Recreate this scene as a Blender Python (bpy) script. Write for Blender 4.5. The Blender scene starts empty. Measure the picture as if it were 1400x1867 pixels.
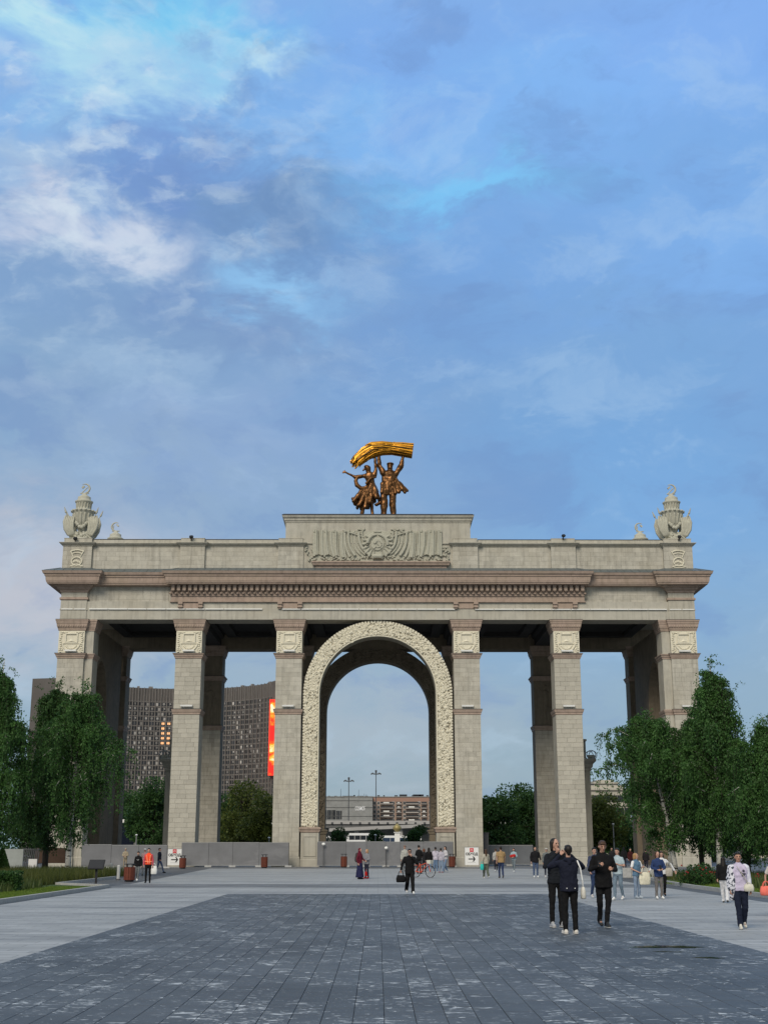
import bpy, math, random
import numpy as np
from mathutils import Vector, Matrix

random.seed(7)
rng = np.random.default_rng(11)
S = bpy.context.scene
COL = S.collection

# ------------------------------------------------------------------ camera, world, sun, exposure
F, CX, CY, EYE = 2330.0, 700.0, 933.5, 1.7        # lens measured on the 1400 x 1867 photograph
TH = math.atan(612.5 / F)
YAW = math.atan(11 / math.hypot(F, 612.5))
cam = bpy.data.cameras.new('camera')
cam.sensor_fit = 'VERTICAL'
cam.sensor_height = 36.0
cam.lens = F / 1867.0 * 36.0
cam.clip_start = 0.1
cam.clip_end = 6000
camo = bpy.data.objects.new('camera', cam)
COL.objects.link(camo)
camo.location = (0, 0, EYE)
camo.rotation_euler = (math.pi / 2 + TH, 0, -YAW)
S.camera = camo


def ray(x, y):
    a, b = (x - CX) / F, (CY - y) / F
    c, s = math.cos(TH), math.sin(TH)
    d = (a, c - b * s, s + b * c)
    cy, sy = math.cos(YAW), math.sin(YAW)
    return (d[0] * cy + d[1] * sy, -d[0] * sy + d[1] * cy, d[2])


def at(x, y, Y):
    """point of the upright plane at distance Y seen at a photograph position"""
    d = ray(x, y)
    t = Y / d[1]
    return (d[0] * t, Y, EYE + d[2] * t)


def gr(x, y, z=0.0):
    """point of the ground seen at a photograph position"""
    d = ray(x, y)
    t = (z - EYE) / d[2]
    return (d[0] * t, d[1] * t, z)


def srgb(*c):
    o = []
    for v in c:
        v = v / 255.0
        o.append(v / 12.92 if v <= 0.04045 else ((v + 0.055) / 1.055) ** 2.4)
    return tuple(o)


EXPO = 0.74
SUN_EL, SUN_ROT = math.radians(38), math.radians(200)
W = bpy.data.worlds.new('World')
S.world = W
W.use_nodes = True
nt = W.node_tree
nt.nodes.clear()


class N:
    """small node helper"""
    def __init__(self, tree):
        self.t = tree

    def new(self, typ, **kw):
        n = self.t.nodes.new(typ)
        for k, v in kw.items():
            setattr(n, k, v)
        return n

    def put(self, sock, v):
        if hasattr(v, 'links') and hasattr(v, 'node'):
            self.t.links.new(v, sock)
        elif v is not None:
            if isinstance(v, (tuple, list)) and len(v) == 3 and sock.type == 'RGBA':
                v = (*v, 1)
            sock.default_value = v

    def math(self, op, a, b=None, c=None, clamp=False):
        n = self.new('ShaderNodeMath', operation=op, use_clamp=clamp)
        self.put(n.inputs[0], a)
        if b is not None:
            self.put(n.inputs[1], b)
        if c is not None:
            self.put(n.inputs[2], c)
        return n.outputs[0]

    def vec(self, op, a, b=None):
        n = self.new('ShaderNodeVectorMath', operation=op)
        self.put(n.inputs[0], a)
        if b is not None:
            if op == 'SCALE':
                self.put(n.inputs['Scale'], b)
            else:
                self.put(n.inputs[1], b)
        return n.outputs['Value'] if op in ('LENGTH', 'DOT_PRODUCT', 'DISTANCE') else n.outputs[0]

    def mix(self, f, a, b, blend='MIX'):
        n = self.new('ShaderNodeMix', data_type='RGBA', blend_type=blend)
        self.put(n.inputs[0], f)
        self.put(n.inputs[6], a)
        self.put(n.inputs[7], b)
        return n.outputs[2]

    def noise(self, vec, scale, detail=4, rough=0.55, dist=0.0, col=False):
        n = self.new('ShaderNodeTexNoise')
        if vec is not None:
            self.put(n.inputs['Vector'], vec)
        n.inputs['Scale'].default_value = scale
        n.inputs['Detail'].default_value = detail
        n.inputs['Roughness'].default_value = rough
        n.inputs['Distortion'].default_value = dist
        return n.outputs['Color' if col else 'Fac']

    def ramp(self, f, stops, interp='LINEAR'):
        n = self.new('ShaderNodeValToRGB')
        n.color_ramp.interpolation = interp
        e = n.color_ramp.elements
        while len(e) < len(stops):
            e.new(0.5)
        for k, (p, c) in enumerate(stops):
            e[k].position = p
            e[k].color = (*c, 1) if len(c) == 3 else c
        self.put(n.inputs[0], f)
        return n.outputs[0]

    def maprange(self, v, a, b, c=0.0, d=1.0, smooth=True):
        n = self.new('ShaderNodeMapRange', interpolation_type='SMOOTHSTEP' if smooth else 'LINEAR')
        self.put(n.inputs[0], v)
        for i, q in enumerate((a, b, c, d)):
            n.inputs[1 + i].default_value = q
        return n.outputs[0]


def azel(x, y):
    d = ray(x, y)
    L = math.sqrt(sum(v * v for v in d))
    return math.atan2(d[0], d[1]), math.asin(d[2] / L)


w = N(nt)
sky = w.new('ShaderNodeTexSky', sky_type='NISHITA')
sky.sun_disc = False
sky.sun_elevation = SUN_EL
sky.sun_rotation = SUN_ROT
dirv = w.new('ShaderNodeTexCoord').outputs['Generated']
sep = w.new('ShaderNodeSeparateXYZ')
w.put(sep.inputs[0], dirv)
az = w.math('ARCTAN2', sep.outputs[0], sep.outputs[1])
el = w.math('ARCSINE', sep.outputs[2])
comb = w.new('ShaderNodeCombineXYZ')
w.put(comb.inputs[0], az)
w.put(comb.inputs[1], el)
ae = comb.outputs[0]
# cloud sheet: elevation stretched so that the clouds lie flat towards the horizon
mp = w.new('ShaderNodeMapping')
mp.inputs['Rotation'].default_value = (0, 0, math.radians(-24))
mp.inputs['Scale'].default_value = (1.0, 1.9, 1.0)
w.put(mp.inputs[0], ae)
aeT = mp.outputs[0]
warp = w.vec('SCALE', w.vec('SUBTRACT', w.noise(aeT, 9.0, 5, 0.62, 0.4, True), (0.5, 0.5, 0.5)), 0.16)
warp2 = w.vec('SCALE', w.vec('SUBTRACT', w.noise(aeT, 34.0, 5, 0.6, 0.3, True), (0.5, 0.5, 0.5)), 0.032)
aw = w.vec('ADD', w.vec('ADD', ae, warp), warp2)
base = w.ramp(w.maprange(el, 0.0, 0.72, smooth=False), [
    (0.0, srgb(140, 158, 172)), (0.07, srgb(146, 164, 184)), (0.16, srgb(148, 168, 194)),
    (0.30, srgb(138, 168, 208)), (0.42, srgb(128, 162, 212)), (0.56, srgb(118, 158, 220)),
    (0.72, srgb(126, 170, 232)), (0.86, srgb(132, 172, 238)), (1.0, srgb(150, 178, 222))])
# towards the zenith and behind the viewer the cloud cover is closed and greyer
base = w.mix(w.maprange(el, 0.60, 1.0), base, srgb(178, 186, 200))
base = w.mix(w.maprange(w.math('COSINE', az), 0.5, -0.4), base, srgb(184, 186, 194))
colr = base
# broad cloud banks: centre and size in photograph pixels, colour, weight
for (px, py, sx, sy, c, a) in [
        (40, 1030, 300, 150, (208, 196, 206), 0.9), (660, 1330, 260, 120, (172, 178, 196), 0.75),
        (150, 720, 420, 230, (142, 166, 200), 0.8), (1150, 420, 520, 330, (130, 170, 232), 0.6),
        (1000, 790, 420, 170, (120, 156, 208), 0.8), (1180, 640, 260, 110, (130, 164, 214), 0.7), (350, 860, 420, 130, (150, 168, 200), 0.6), (1200, 900, 300, 260, (122, 168, 226), 0.6),
        (500, 375, 250, 125, (112, 140, 188), 0.95), (430, 580, 300, 90, (130, 152, 196), 0.75),
        (60, 480, 260, 120, (132, 158, 202), 0.7), (700, 120, 300, 160, (132, 172, 238), 0.7),
        (310, 45, 190, 75, (122, 198, 244), 0.95), (70, 60, 190, 60, (134, 206, 246), 0.8),
        (880, 340, 190, 48, (130, 196, 248), 0.9), (490, 525, 130, 40, (150, 196, 244), 0.8),
        (200, 130, 190, 70, (186, 216, 240), 0.85), (40, 55, 90, 40, (200, 228, 242), 0.8), (455, 92, 80, 36, (198, 222, 244), 0.85),
        (60, 300, 130, 60, (176, 194, 226), 0.75), (200, 430, 110, 50, (212, 214, 236), 0.9), (100, 385, 90, 36, (214, 214, 236), 0.8),
        (1080, 160, 260, 60, (136, 184, 248), 0.7), (1300, 60, 300, 120, (138, 176, 246), 0.6), (1330, 470, 160, 90, (138, 182, 246), 0.5), (380, 790, 300, 80, (146, 168, 214), 0.6),
        (660, 235, 280, 50, (138, 188, 248), 0.55), (300, 300, 150, 50, (126, 152, 214), 0.6)]:
    a0, e0 = azel(px, py)
    d = w.vec('MULTIPLY', w.vec('SUBTRACT', aw, (a0, e0, 0)), (F / sx * 1.0, F / sy * 1.0, 0))
    g = w.math('EXPONENT', w.math('MULTIPLY', w.vec('DOT_PRODUCT', d, d), -0.9))
    colr = w.mix(w.math('MULTIPLY', g, a), colr, srgb(*c))
# fine structure of the cloud sheet, over the whole dome
n1 = w.noise(w.vec('ADD', aeT, warp), 8.0, 6, 0.52, 0.2)
n2 = w.noise(w.vec('ADD', aeT, warp2), 22.0, 5, 0.52, 0.3)
lightc = w.mix(0.40, colr, srgb(196, 214, 242))
darkc = w.mix(0.45, colr, srgb(112, 138, 194))
colr = w.mix(w.maprange(n1, 0.50, 0.70, 0, 0.62), colr, lightc)
colr = w.mix(w.maprange(n1, 0.49, 0.32, 0, 0.8), colr, darkc)
# small bright puffs where the sheet is thin
a0, e0 = azel(150, 260)
d = w.vec('MULTIPLY', w.vec('SUBTRACT', ae, (a0, e0, 0)), (F / 420, F / 330, 0))
g = w.math('EXPONENT', w.math('MULTIPLY', w.vec('DOT_PRODUCT', d, d), -1.0))
puff = w.math('MULTIPLY', w.maprange(n2, 0.46, 0.76, 0, 1.0), w.math('ADD', w.math('MULTIPLY', g, 0.62), 0.02))
colr = w.mix(puff, colr, srgb(226, 232, 246))
colr = w.vec('MULTIPLY', colr, (0.925, 1.02, 0.965))
cover = 0.96
SKYK = 10.0 / 2 ** (EXPO - 0.03)
bg = w.new('ShaderNodeBackground')
bg.inputs['Strength'].default_value = 0.1
skc = w.mix(cover, sky.outputs[0], w.vec('SCALE', colr, SKYK))
w.put(bg.inputs[0], skc)
wo = w.new('ShaderNodeOutputWorld')
nt.links.new(bg.outputs[0], wo.inputs[0])

sl = bpy.data.lights.new('sun', 'SUN')
sl.energy = 1.5
sl.angle = math.radians(26)
sl.color = (1.0, 0.90, 0.76)
so = bpy.data.objects.new('sun', sl)
COL.objects.link(so)
sd = Vector((math.sin(SUN_ROT) * math.cos(SUN_EL), math.cos(SUN_ROT) * math.cos(SUN_EL), math.sin(SUN_EL)))
so.rotation_euler = sd.to_track_quat('Z', 'Y').to_euler()
so.location = (-60, -40, 120)

S.view_settings.view_transform = 'Standard'
S.view_settings.look = 'None'
S.view_settings.gamma = 1.0
S.view_settings.exposure = EXPO
S.view_settings.use_curve_mapping = False

# ------------------------------------------------------------------ materials
MATS = {}


def mat(name, col, rough=0.8, var=0.12, scale=3.0, bump=0.0, bscale=30.0, metal=0.0, spec=0.3, objvar=0.0,
        attr=False, emit=None, coords='Object', extra=None):
    if name in MATS:
        return MATS[name]
    m = bpy.data.materials.new(name)
    m.use_nodes = True
    t = N(m.node_tree)
    b = m.node_tree.nodes['Principled BSDF']
    tc = t.new('ShaderNodeTexCoord').outputs[coords]
    f = t.noise(tc, scale, 6, 0.6)
    k = t.maprange(f, 0.25, 0.75, 1 - var, 1 + var, smooth=False)
    if objvar:
        oi = t.new('ShaderNodeObjectInfo').outputs['Random']
        k = t.math('MULTIPLY', k, t.maprange(oi, 0, 1, 1 - objvar, 1 + objvar, smooth=False))
    if attr:
        av = t.new('ShaderNodeAttribute', attribute_name='v').outputs['Fac']
        k = t.math('MULTIPLY', k, t.math('ADD', t.math('MULTIPLY', av, attr), 1 - attr * 0.5))
    c = t.vec('SCALE', tuple(col), k)
    if extra:
        c = extra(t, tc, c)
    t.put(b.inputs['Base Color'], c)
    b.inputs['Roughness'].default_value = rough
    b.inputs['Metallic'].default_value = metal
    b.inputs['Specular IOR Level'].default_value = spec
    if bump:
        bn = t.new('ShaderNodeBump')
        bn.inputs['Strength'].default_value = bump
        bn.inputs['Distance'].default_value = 0.02
        t.put(bn.inputs['Height'], t.noise(tc, bscale, 5, 0.6))
        t.put(b.inputs['Normal'], bn.outputs[0])
    if emit:
        t.put(b.inputs['Emission Color'], (*emit[0], 1))
        b.inputs['Emission Strength'].default_value = emit[1]
    MATS[name] = m
    return m


def weather(t, tc, c):
    """rain streaks and grime that run down the stone"""
    mpn = t.new('ShaderNodeMapping')
    mpn.inputs['Scale'].default_value = (2.0, 2.0, 0.16)
    t.put(mpn.inputs[0], tc)
    s = t.noise(mpn.outputs[0], 1.6, 6, 0.65)
    c = t.mix(t.maprange(s, 0.46, 0.68, 0, 0.55), c, t.vec('SCALE', c, 0.6))
    n = t.noise(tc, 0.35, 4, 0.5)
    return t.mix(t.maprange(n, 0.4, 0.7, 0, 0.35), c, t.mix(0.6, c, (0.31, 0.265, 0.18)))


STONE = mat('ashlar', (0.43, 0.41, 0.352), 0.9, 0.14, 1.4, 0.35, 18, extra=weather)
BLOCK = mat('ashlar_block', (0.44, 0.418, 0.36), 0.9, 0.13, 2.2, 0.35, 22, objvar=0.09, extra=weather)
BLOCKA = mat('ashlar_block_joined', (0.44, 0.418, 0.36), 0.9, 0.13, 2.2, 0.35, 22, attr=0.18, extra=weather)
JOINT = mat('mortar', (0.17, 0.155, 0.12), 0.95, 0.1)
PINK = mat('rose_moulding', (0.37, 0.285, 0.235), 0.88, 0.14, 2.0, 0.2, 20, extra=weather)
CREAM = mat('cream_relief', (0.66, 0.62, 0.50), 0.85, 0.12, 4.0, 0.15, 30)
GREYREL = mat('grey_relief', (0.40, 0.39, 0.32), 0.85, 0.12, 4.0, 0.15, 30)
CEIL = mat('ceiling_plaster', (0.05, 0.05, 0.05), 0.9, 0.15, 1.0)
SOFFIT = mat('shaded_brown_stone', (0.21, 0.175, 0.13), 0.9, 0.2, 2.0, 0.3, 14, extra=weather)  # gate stone with the hall's shade put into its colour
ROOF = mat('zinc_roof', (0.13, 0.15, 0.155), 0.5, 0.2, 2.0, metal=0.4)
ROOFD = mat('tarred_edge', (0.035, 0.035, 0.04), 0.6)
BRONZE = mat('bronze', (0.13, 0.062, 0.024), 0.36, 0.6, 1.5, 0.5, 4, metal=0.8)
GOLD = mat('gilded_straw', (0.55, 0.26, 0.022), 0.38, 0.25, 2.5, metal=0.6, attr=1.1)
WHITE = mat('white_enamel', (0.78, 0.78, 0.76), 0.5, 0.05)
BLACK = mat('black_paint', (0.018, 0.018, 0.02), 0.5, 0.1)
GRANITE = mat('granite_kerb', (0.36, 0.36, 0.35), 0.8, 0.2, 8)


# ------------------------------------------------------------------ mesh helpers
def tag(o, label=None, cat=None, group=None, kind=None):
    if label:
        o['label'] = label
    if cat:
        o['category'] = cat
    if group:
        o['group'] = group
    if kind:
        o['kind'] = kind
    return o


def empty(name, loc, label, cat, group=None, rz=0.0):
    o = bpy.data.objects.new(name, None)
    o.empty_display_size = 0.2
    COL.objects.link(o)
    o.location = loc
    o.rotation_euler = (0, 0, rz)
    return tag(o, label, cat, group)


def link(name, me, m, parent=None):
    o = bpy.data.objects.new(name, me)
    if m is not None and not me.materials:
        me.materials.append(m)
    COL.objects.link(o)
    if parent is not None:
        o.parent = parent
    return o


def rotto(d):
    return Vector((0, 0, 1)).rotation_difference(Vector(d).normalized()).to_matrix()


class MB:
    def __init__(self):
        self.v, self.f, self.a = [], [], []
        self.val = 0.5

    def add(self, vs, fs):
        n = len(self.v)
        self.v.extend(vs)
        self.f.extend([tuple(i + n for i in q) for q in fs])
        self.a.extend([self.val] * len(vs))
        return self

    def box(self, x0, x1, y0, y1, z0, z1):
        return self.add([(x0, y0, z0), (x1, y0, z0), (x1, y1, z0), (x0, y1, z0),
                         (x0, y0, z1), (x1, y0, z1), (x1, y1, z1), (x0, y1, z1)],
                        [(0, 3, 2, 1), (4, 5, 6, 7), (0, 1, 5, 4), (1, 2, 6, 5), (2, 3, 7, 6), (3, 0, 4, 7)])

    def obox(self, c, half, R):
        vs = []
        for sz in (-1, 1):
            for sx, sy in ((-1, -1), (1, -1), (1, 1), (-1, 1)):
                p = R @ Vector((sx * half[0], sy * half[1], sz * half[2]))
                vs.append((c[0] + p.x, c[1] + p.y, c[2] + p.z))
        return self.add(vs, [(0, 3, 2, 1), (4, 5, 6, 7), (0, 1, 5, 4), (1, 2, 6, 5), (2, 3, 7, 6), (3, 0, 4, 7)])

    def bar(self, p, q, r, r2=None):
        p, q = Vector(p), Vector(q)
        return self.obox((p + q) / 2, (r, r2 or r, (q - p).length / 2), rotto(q - p))

    def sqloft(self, x0, x1, y0, y1, prof):
        """mouldings that run round a rectangle: (offset, z) rings, closed below and above"""
        vs, fs = [], []
        for (o, z) in prof:
            vs += [(x0 - o, y0 - o, z), (x1 + o, y0 - o, z), (x1 + o, y1 + o, z), (x0 - o, y1 + o, z)]
        for k in range(len(prof) - 1):
            for i in range(4):
                j = (i + 1) % 4
                fs.append((4 * k + i, 4 * k + j, 4 * k + 4 + j, 4 * k + 4 + i))
        fs.append((3, 2, 1, 0))
        n = 4 * (len(prof) - 1)
        fs.append((n, n + 1, n + 2, n + 3))
        return self.add(vs, fs)

    def lathe(self, c, prof, n=16, sx=1.0, sy=1.0):
        vs, fs = [], []
        for (r, z) in prof:
            for i in range(n):
                t = 2 * math.pi * i / n
                vs.append((c[0] + r * sx * math.cos(t), c[1] + r * sy * math.sin(t), c[2] + z))
        for k in range(len(prof) - 1):
            for i in range(n):
                j = (i + 1) % n
                fs.append((k * n + i, k * n + j, k * n + n + j, k * n + n + i))
        fs.append(tuple(range(n - 1, -1, -1)))
        q = (len(prof) - 1) * n
        fs.append(tuple(range(q, q + n)))
        return self.add(vs, fs)

    def tube(self, pts, rad, n=6, flat=1.0, up=(0, 1, 0)):
        """closed tube through points; rad a number or a list; flat squeezes it along 'up'"""
        pts = [Vector(p) for p in pts]
        if not isinstance(rad, (list, tuple)):
            rad = [rad] * len(pts)
        vs, fs = [], []
        u0 = Vector(up)
        for k, p in enumerate(pts):
            d = (pts[min(k + 1, len(pts) - 1)] - pts[max(k - 1, 0)])
            if d.length < 1e-9:
                d = Vector((0, 0, 1))
            d.normalize()
            s = d.cross(u0)
            if s.length < 0.05:
                s = d.cross(Vector((1, 0, 0)))
            s.normalize()
            u = s.cross(d)
            for i in range(n):
                t = 2 * math.pi * i / n
                q = p + (s * math.cos(t) + u * math.sin(t) * flat) * rad[k]
                vs.append(tuple(q))
        for k in range(len(pts) - 1):
            for i in range(n):
                j = (i + 1) % n
                fs.append((k * n + i, k * n + j, k * n + n + j, k * n + n + i))
        fs.append(tuple(range(n - 1, -1, -1)))
        q = (len(pts) - 1) * n
        fs.append(tuple(range(q, q + n)))
        return self.add(vs, fs)

    def ell(self, c, r, R=None, nu=8, nv=5):
        vs, fs = [], []
        R = R or Matrix.Identity(3)
        for k in range(nv + 1):
            ph = -math.pi / 2 + math.pi * k / nv
            if k in (0, nv):
                p = R @ Vector((0, 0, r[2] * math.sin(ph)))
                vs.append((c[0] + p.x, c[1] + p.y, c[2] + p.z))
            else:
                for i in range(nu):
                    t = 2 * math.pi * i / nu
                    p = R @ Vector((r[0] * math.cos(ph) * math.cos(t), r[1] * math.cos(ph) * math.sin(t), r[2] * math.sin(ph)))
                    vs.append((c[0] + p.x, c[1] + p.y, c[2] + p.z))
        top = 1 + nu * (nv - 1)
        for i in range(nu):
            j = (i + 1) % nu
            fs.append((0, 1 + j, 1 + i))
            for k in range(nv - 2):
                a = 1 + k * nu
                fs.append((a + i, a + j, a + nu + j, a + nu + i))
            a = 1 + (nv - 2) * nu
            fs.append((a + i, a + j, top))
        return self.add(vs, fs)

    def cap(self, a, b, ra, rb, n=10, flat=1.0, up=(0, 1, 0)):
        """tapered capsule"""
        a, b = Vector(a), Vector(b)
        d = b - a
        if d.length < 1e-6:
            d = Vector((0, 0, 1e-3))
        e = d.normalized()
        pts, rad = [], []
        for t in (0.98, 0.8, 0.5, 0.15):
            pts.append(a - e * ra * t)
            rad.append(ra * math.sqrt(1 - t * t))
        for t in (0.15, 0.5, 0.8, 0.98):
            pts.append(b + e * rb * t)
            rad.append(rb * math.sqrt(1 - t * t))
        return self.tube(pts, rad, n, flat, up)

    def mesh(self, name, smooth=False):
        me = bpy.data.meshes.new(name)
        me.from_pydata(self.v, [], self.f)
        at_ = me.attributes.new('v', 'FLOAT', 'POINT')
        at_.data.foreach_set('value', self.a)
        if smooth:
            me.polygons.foreach_set('use_smooth', [True] * len(me.polygons))
        me.update()
        return me

    def build(self, name, m, parent=None, smooth=False, kind=None):
        o = link(name, self.mesh(name, smooth), m, parent)
        if kind:
            o['kind'] = kind
        return o


def npmesh(name, V, Q, m, parent=None, attr=None, smooth=False):
    """mesh from numpy vertices and quads"""
    me = bpy.data.meshes.new(name)
    nv, nq = len(V), len(Q)
    k = Q.shape[1]
    me.vertices.add(nv)
    me.vertices.foreach_set('co', np.ascontiguousarray(V, dtype=np.float32).ravel())
    me.loops.add(nq * k)
    me.loops.foreach_set('vertex_index', np.ascontiguousarray(Q, dtype=np.int32).ravel())
    me.polygons.add(nq)
    me.polygons.foreach_set('loop_start', np.arange(0, nq * k, k, dtype=np.int32))
    me.polygons.foreach_set('loop_total', np.full(nq, k, dtype=np.int32))
    if smooth:
        me.polygons.foreach_set('use_smooth', np.ones(nq, dtype=bool))
    me.update(calc_edges=True)
    if attr is not None:
        a = me.attributes.new('v', 'FLOAT', 'POINT')
        a.data.foreach_set('value', np.ascontiguousarray(attr, dtype=np.float32))
    return link(name, me, m, parent)


REMESH = []


FOLDS = bpy.data.textures.new('folds', 'CLOUDS')
FOLDS.noise_scale = 0.10
FOLDS.noise_depth = 2
FOLDB = bpy.data.textures.new('bronze_folds', 'CLOUDS')
FOLDB.noise_scale = 0.9
FOLDB.noise_depth = 3


def queue(o, voxel, smooth=4, factor=0.5, folds=False):
    """closed overlapping shapes of o become one continuous skin at the end of the script"""
    r = o.modifiers.new('skin', 'REMESH')
    r.mode = 'VOXEL'
    r.voxel_size = voxel
    r.use_smooth_shade = True
    if smooth:
        s = o.modifiers.new('smooth', 'SMOOTH')
        s.iterations = smooth
        s.factor = factor
    if folds:
        d_ = o.modifiers.new('folds', 'DISPLACE')
        d_.texture = FOLDS if folds is True else FOLDB
        d_.texture_coords = 'GLOBAL'
        d_.strength = 0.034 if folds is True else 0.10 * folds
        d_.mid_level = 0.52
    REMESH.append(o)
    return o

# ------------------------------------------------------------------ ground and pavements
D0 = 122.0                                    # distance of the gate's front


def sheet(name, pts, z, m, kind='structure', parent=None):
    mb = MB()
    n = len(pts)
    mb.add([(p[0], p[1], z) for p in pts], [tuple(range(n))])
    o = mb.build(name, m, parent)
    if parent is None:
        tag(o, kind=kind)
    return o


def streaks(amount, sx, sy, lo, hi, colr_):
    def fn(t, tc, c):
        q = t.new('ShaderNodeMapping')
        q.inputs['Scale'].default_value = (sx, sy, 1)
        t.put(q.inputs[0], tc)
        s = t.noise(q.outputs[0], 1.0, 6, 0.62, 0.8)
        return t.mix(t.maprange(s, lo, hi, 0, amount), c, colr_)
    return fn


def slab_veins(t, tc, c):
    """white quartz veins and flecks, many on some slabs and few on others"""
    oi = t.new('ShaderNodeObjectInfo').outputs['Random']
    av = t.new('ShaderNodeAttribute', attribute_name='v').outputs['Fac']
    sd_ = t.math('FRACT', t.math('ADD', t.math('MULTIPLY', oi, 7.31), t.math('MULTIPLY', av, 5.77)))
    geo = t.new('ShaderNodeNewGeometry').outputs['Position']
    q = t.new('ShaderNodeMapping')
    q.inputs['Scale'].default_value = (4.2, 9.5, 1)
    q.inputs['Rotation'].default_value = (0, 0, 0.12)
    t.put(q.inputs[0], geo)
    w1 = t.noise(q.outputs[0], 1.0, 4, 0.5, 0.9)
    dens = t.maprange(t.noise(geo, 0.9, 3, 0.55), 0.3, 0.7, 0.05, -0.04, smooth=False)
    th = t.math('ADD', t.math('ADD', 0.575, dens), t.math('MULTIPLY', sd_, 0.09))
    f1 = t.math('MULTIPLY', t.math('SUBTRACT', w1, t.math('ADD', th, 0.022)), 26.0, clamp=True)
    q2 = t.new('ShaderNodeMapping')
    q2.inputs['Scale'].default_value = (8.0, 20.0, 1)
    q2.inputs['Rotation'].default_value = (0, 0, -0.22)
    t.put(q2.inputs[0], geo)
    w2 = t.noise(q2.outputs[0], 1.0, 3, 0.5, 1.2)
    f2 = t.math('MULTIPLY', t.math('SUBTRACT', w2, t.math('ADD', th, 0.025)), 24.0, clamp=True)
    big = t.maprange(t.noise(geo, 0.35, 3, 0.5), 0.3, 0.7, 0.8, 1.2)
    c = t.vec('SCALE', c, big)
    c = t.vec('SCALE', c, t.maprange(sd_, 0, 1, 1.05, 0.94, smooth=False))
    c = t.mix(t.math('MULTIPLY', t.math('MAXIMUM', f1, f2), 0.85), c, (0.60, 0.63, 0.66))
    return c


def cross_joints(t, tc, c):
    """pale granite setts: thin joints, smears of damp and dust lying across the walk"""
    c = streaks(0.75, 0.10, 0.8, 0.47, 0.66, (0.17, 0.18, 0.195))(t, tc, c)
    c = streaks(0.6, 0.22, 2.3, 0.50, 0.66, (0.50, 0.51, 0.52))(t, tc, c)
    c = streaks(0.5, 0.4, 5.0, 0.50, 0.62, (0.16, 0.17, 0.18))(t, tc, c)
    b = t.new('ShaderNodeTexBrick')
    b.inputs['Scale'].default_value = 1.0
    b.inputs['Brick Width'].default_value = 0.9
    b.inputs['Row Height'].default_value = 0.45
    b.inputs['Mortar Size'].default_value = 0.012
    b.inputs['Color1'].default_value = (0.92, 0.92, 0.92, 1)
    b.inputs['Color2'].default_value = (1.08, 1.08, 1.08, 1)
    b.inputs['Mortar'].default_value = (0.62, 0.62, 0.62, 1)
    t.put(b.inputs['Vector'], tc)
    return t.mix(1.0, c, b.outputs[0], 'MULTIPLY')


EARTH = mat('city_ground', (0.10, 0.10, 0.10), 0.95, 0.25, 0.05)
ASPH = mat('damp_asphalt', (0.095, 0.10, 0.11), 0.55, 0.25, 0.5, 0.2, 60,
           extra=streaks(0.5, 0.15, 1.0, 0.5, 0.7, (0.17, 0.175, 0.18)))
PALE = mat('pale_granite', (0.335, 0.343, 0.35), 0.62, 0.12, 0.8, 0.1, 40, extra=cross_joints)
BAND = mat('dark_granite_band', (0.12, 0.125, 0.135), 0.6, 0.2, 1.0, extra=cross_joints)
SLATE = mat('slate_slab', (0.076, 0.086, 0.099), 0.50, 0.16, 2.5, 0.15, 50, extra=slab_veins)
SJOINT = mat('slate_joint', (0.03, 0.037, 0.046), 0.9, 0.2)
LAWN = mat('lawn_soil', (0.045, 0.075, 0.018), 0.95, 0.3, 2.0)
SOIL = mat('bed_soil', (0.03, 0.035, 0.015), 0.95, 0.3, 2.0)

sheet('ground', [(-2500, -60), (2500, -60), (2500, 4000), (-2500, 4000)], 0.0, EARTH)
sheet('forecourt_asphalt', [(-46, -20), (46, -20), (46, 240), (-46, 240)], 0.004, ASPH)
sheet('pale_walk', [(-11.5, -12), (12.1, -12), (12.6, 60), (13.2, 84), (14.4, 112.5), (-14.2, 112.5), (-12.4, 74), (-11.6, 56)], 0.008, PALE)
yb0, yb1 = gr(700, 1618.5)[1], gr(700, 1612.5)[1]
sheet('dark_band', [(-12.0, yb0), (12.9, yb0), (13.0, yb1), (-12.15, yb1)], 0.012, BAND)
sheet('gate_shade_strip', [(-33, 113.5), (33, 113.5), (33, 119.6), (-33, 119.6)], 0.012, BAND)  # dark strip laid to paint the shade under the gate
# dark slate strip: every slab laid as its own stone
SX0, SX1, SY0, SY1 = -5.66, 6.43, 8.6, 50.25
base_o = sheet('slate_pavement', [(SX0, SY0 - 14), (SX1, SY0 - 14), (SX1, SY1), (SX0, SY1)], 0.012, SJOINT)
NR = 38
rw = (SX1 - SX0) / NR
lens_ = (0.6, 0.75, 0.9)
GAP = 0.0036
proto = {}
for L in lens_:
    mb = MB()
    hx, hy = rw / 2 - GAP, L / 2 - GAP
    b = 0.004
    mb.sqloft(-hx, hx, -hy, hy, [(0, 0.0), (0, 0.008), (-b, 0.0105)])
    proto[L] = mb.mesh('paving_slab')
    proto[L].materials.append(SLATE)
slabs = []
for i in range(NR):
    y = SY0 - random.random() * 0.9
    while y < SY1 - 0.3:
        L = random.choice(lens_)
        if y + L > SY1:
            L = SY1 - y
        slabs.append((SX0 + (i + 0.5) * rw, y + L / 2, L))
        y += L


def shown(s):
    x, y, L = s
    d = y
    return abs(x + 0.05) < d * 0.302 + 0.3 and d > 12.9


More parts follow.
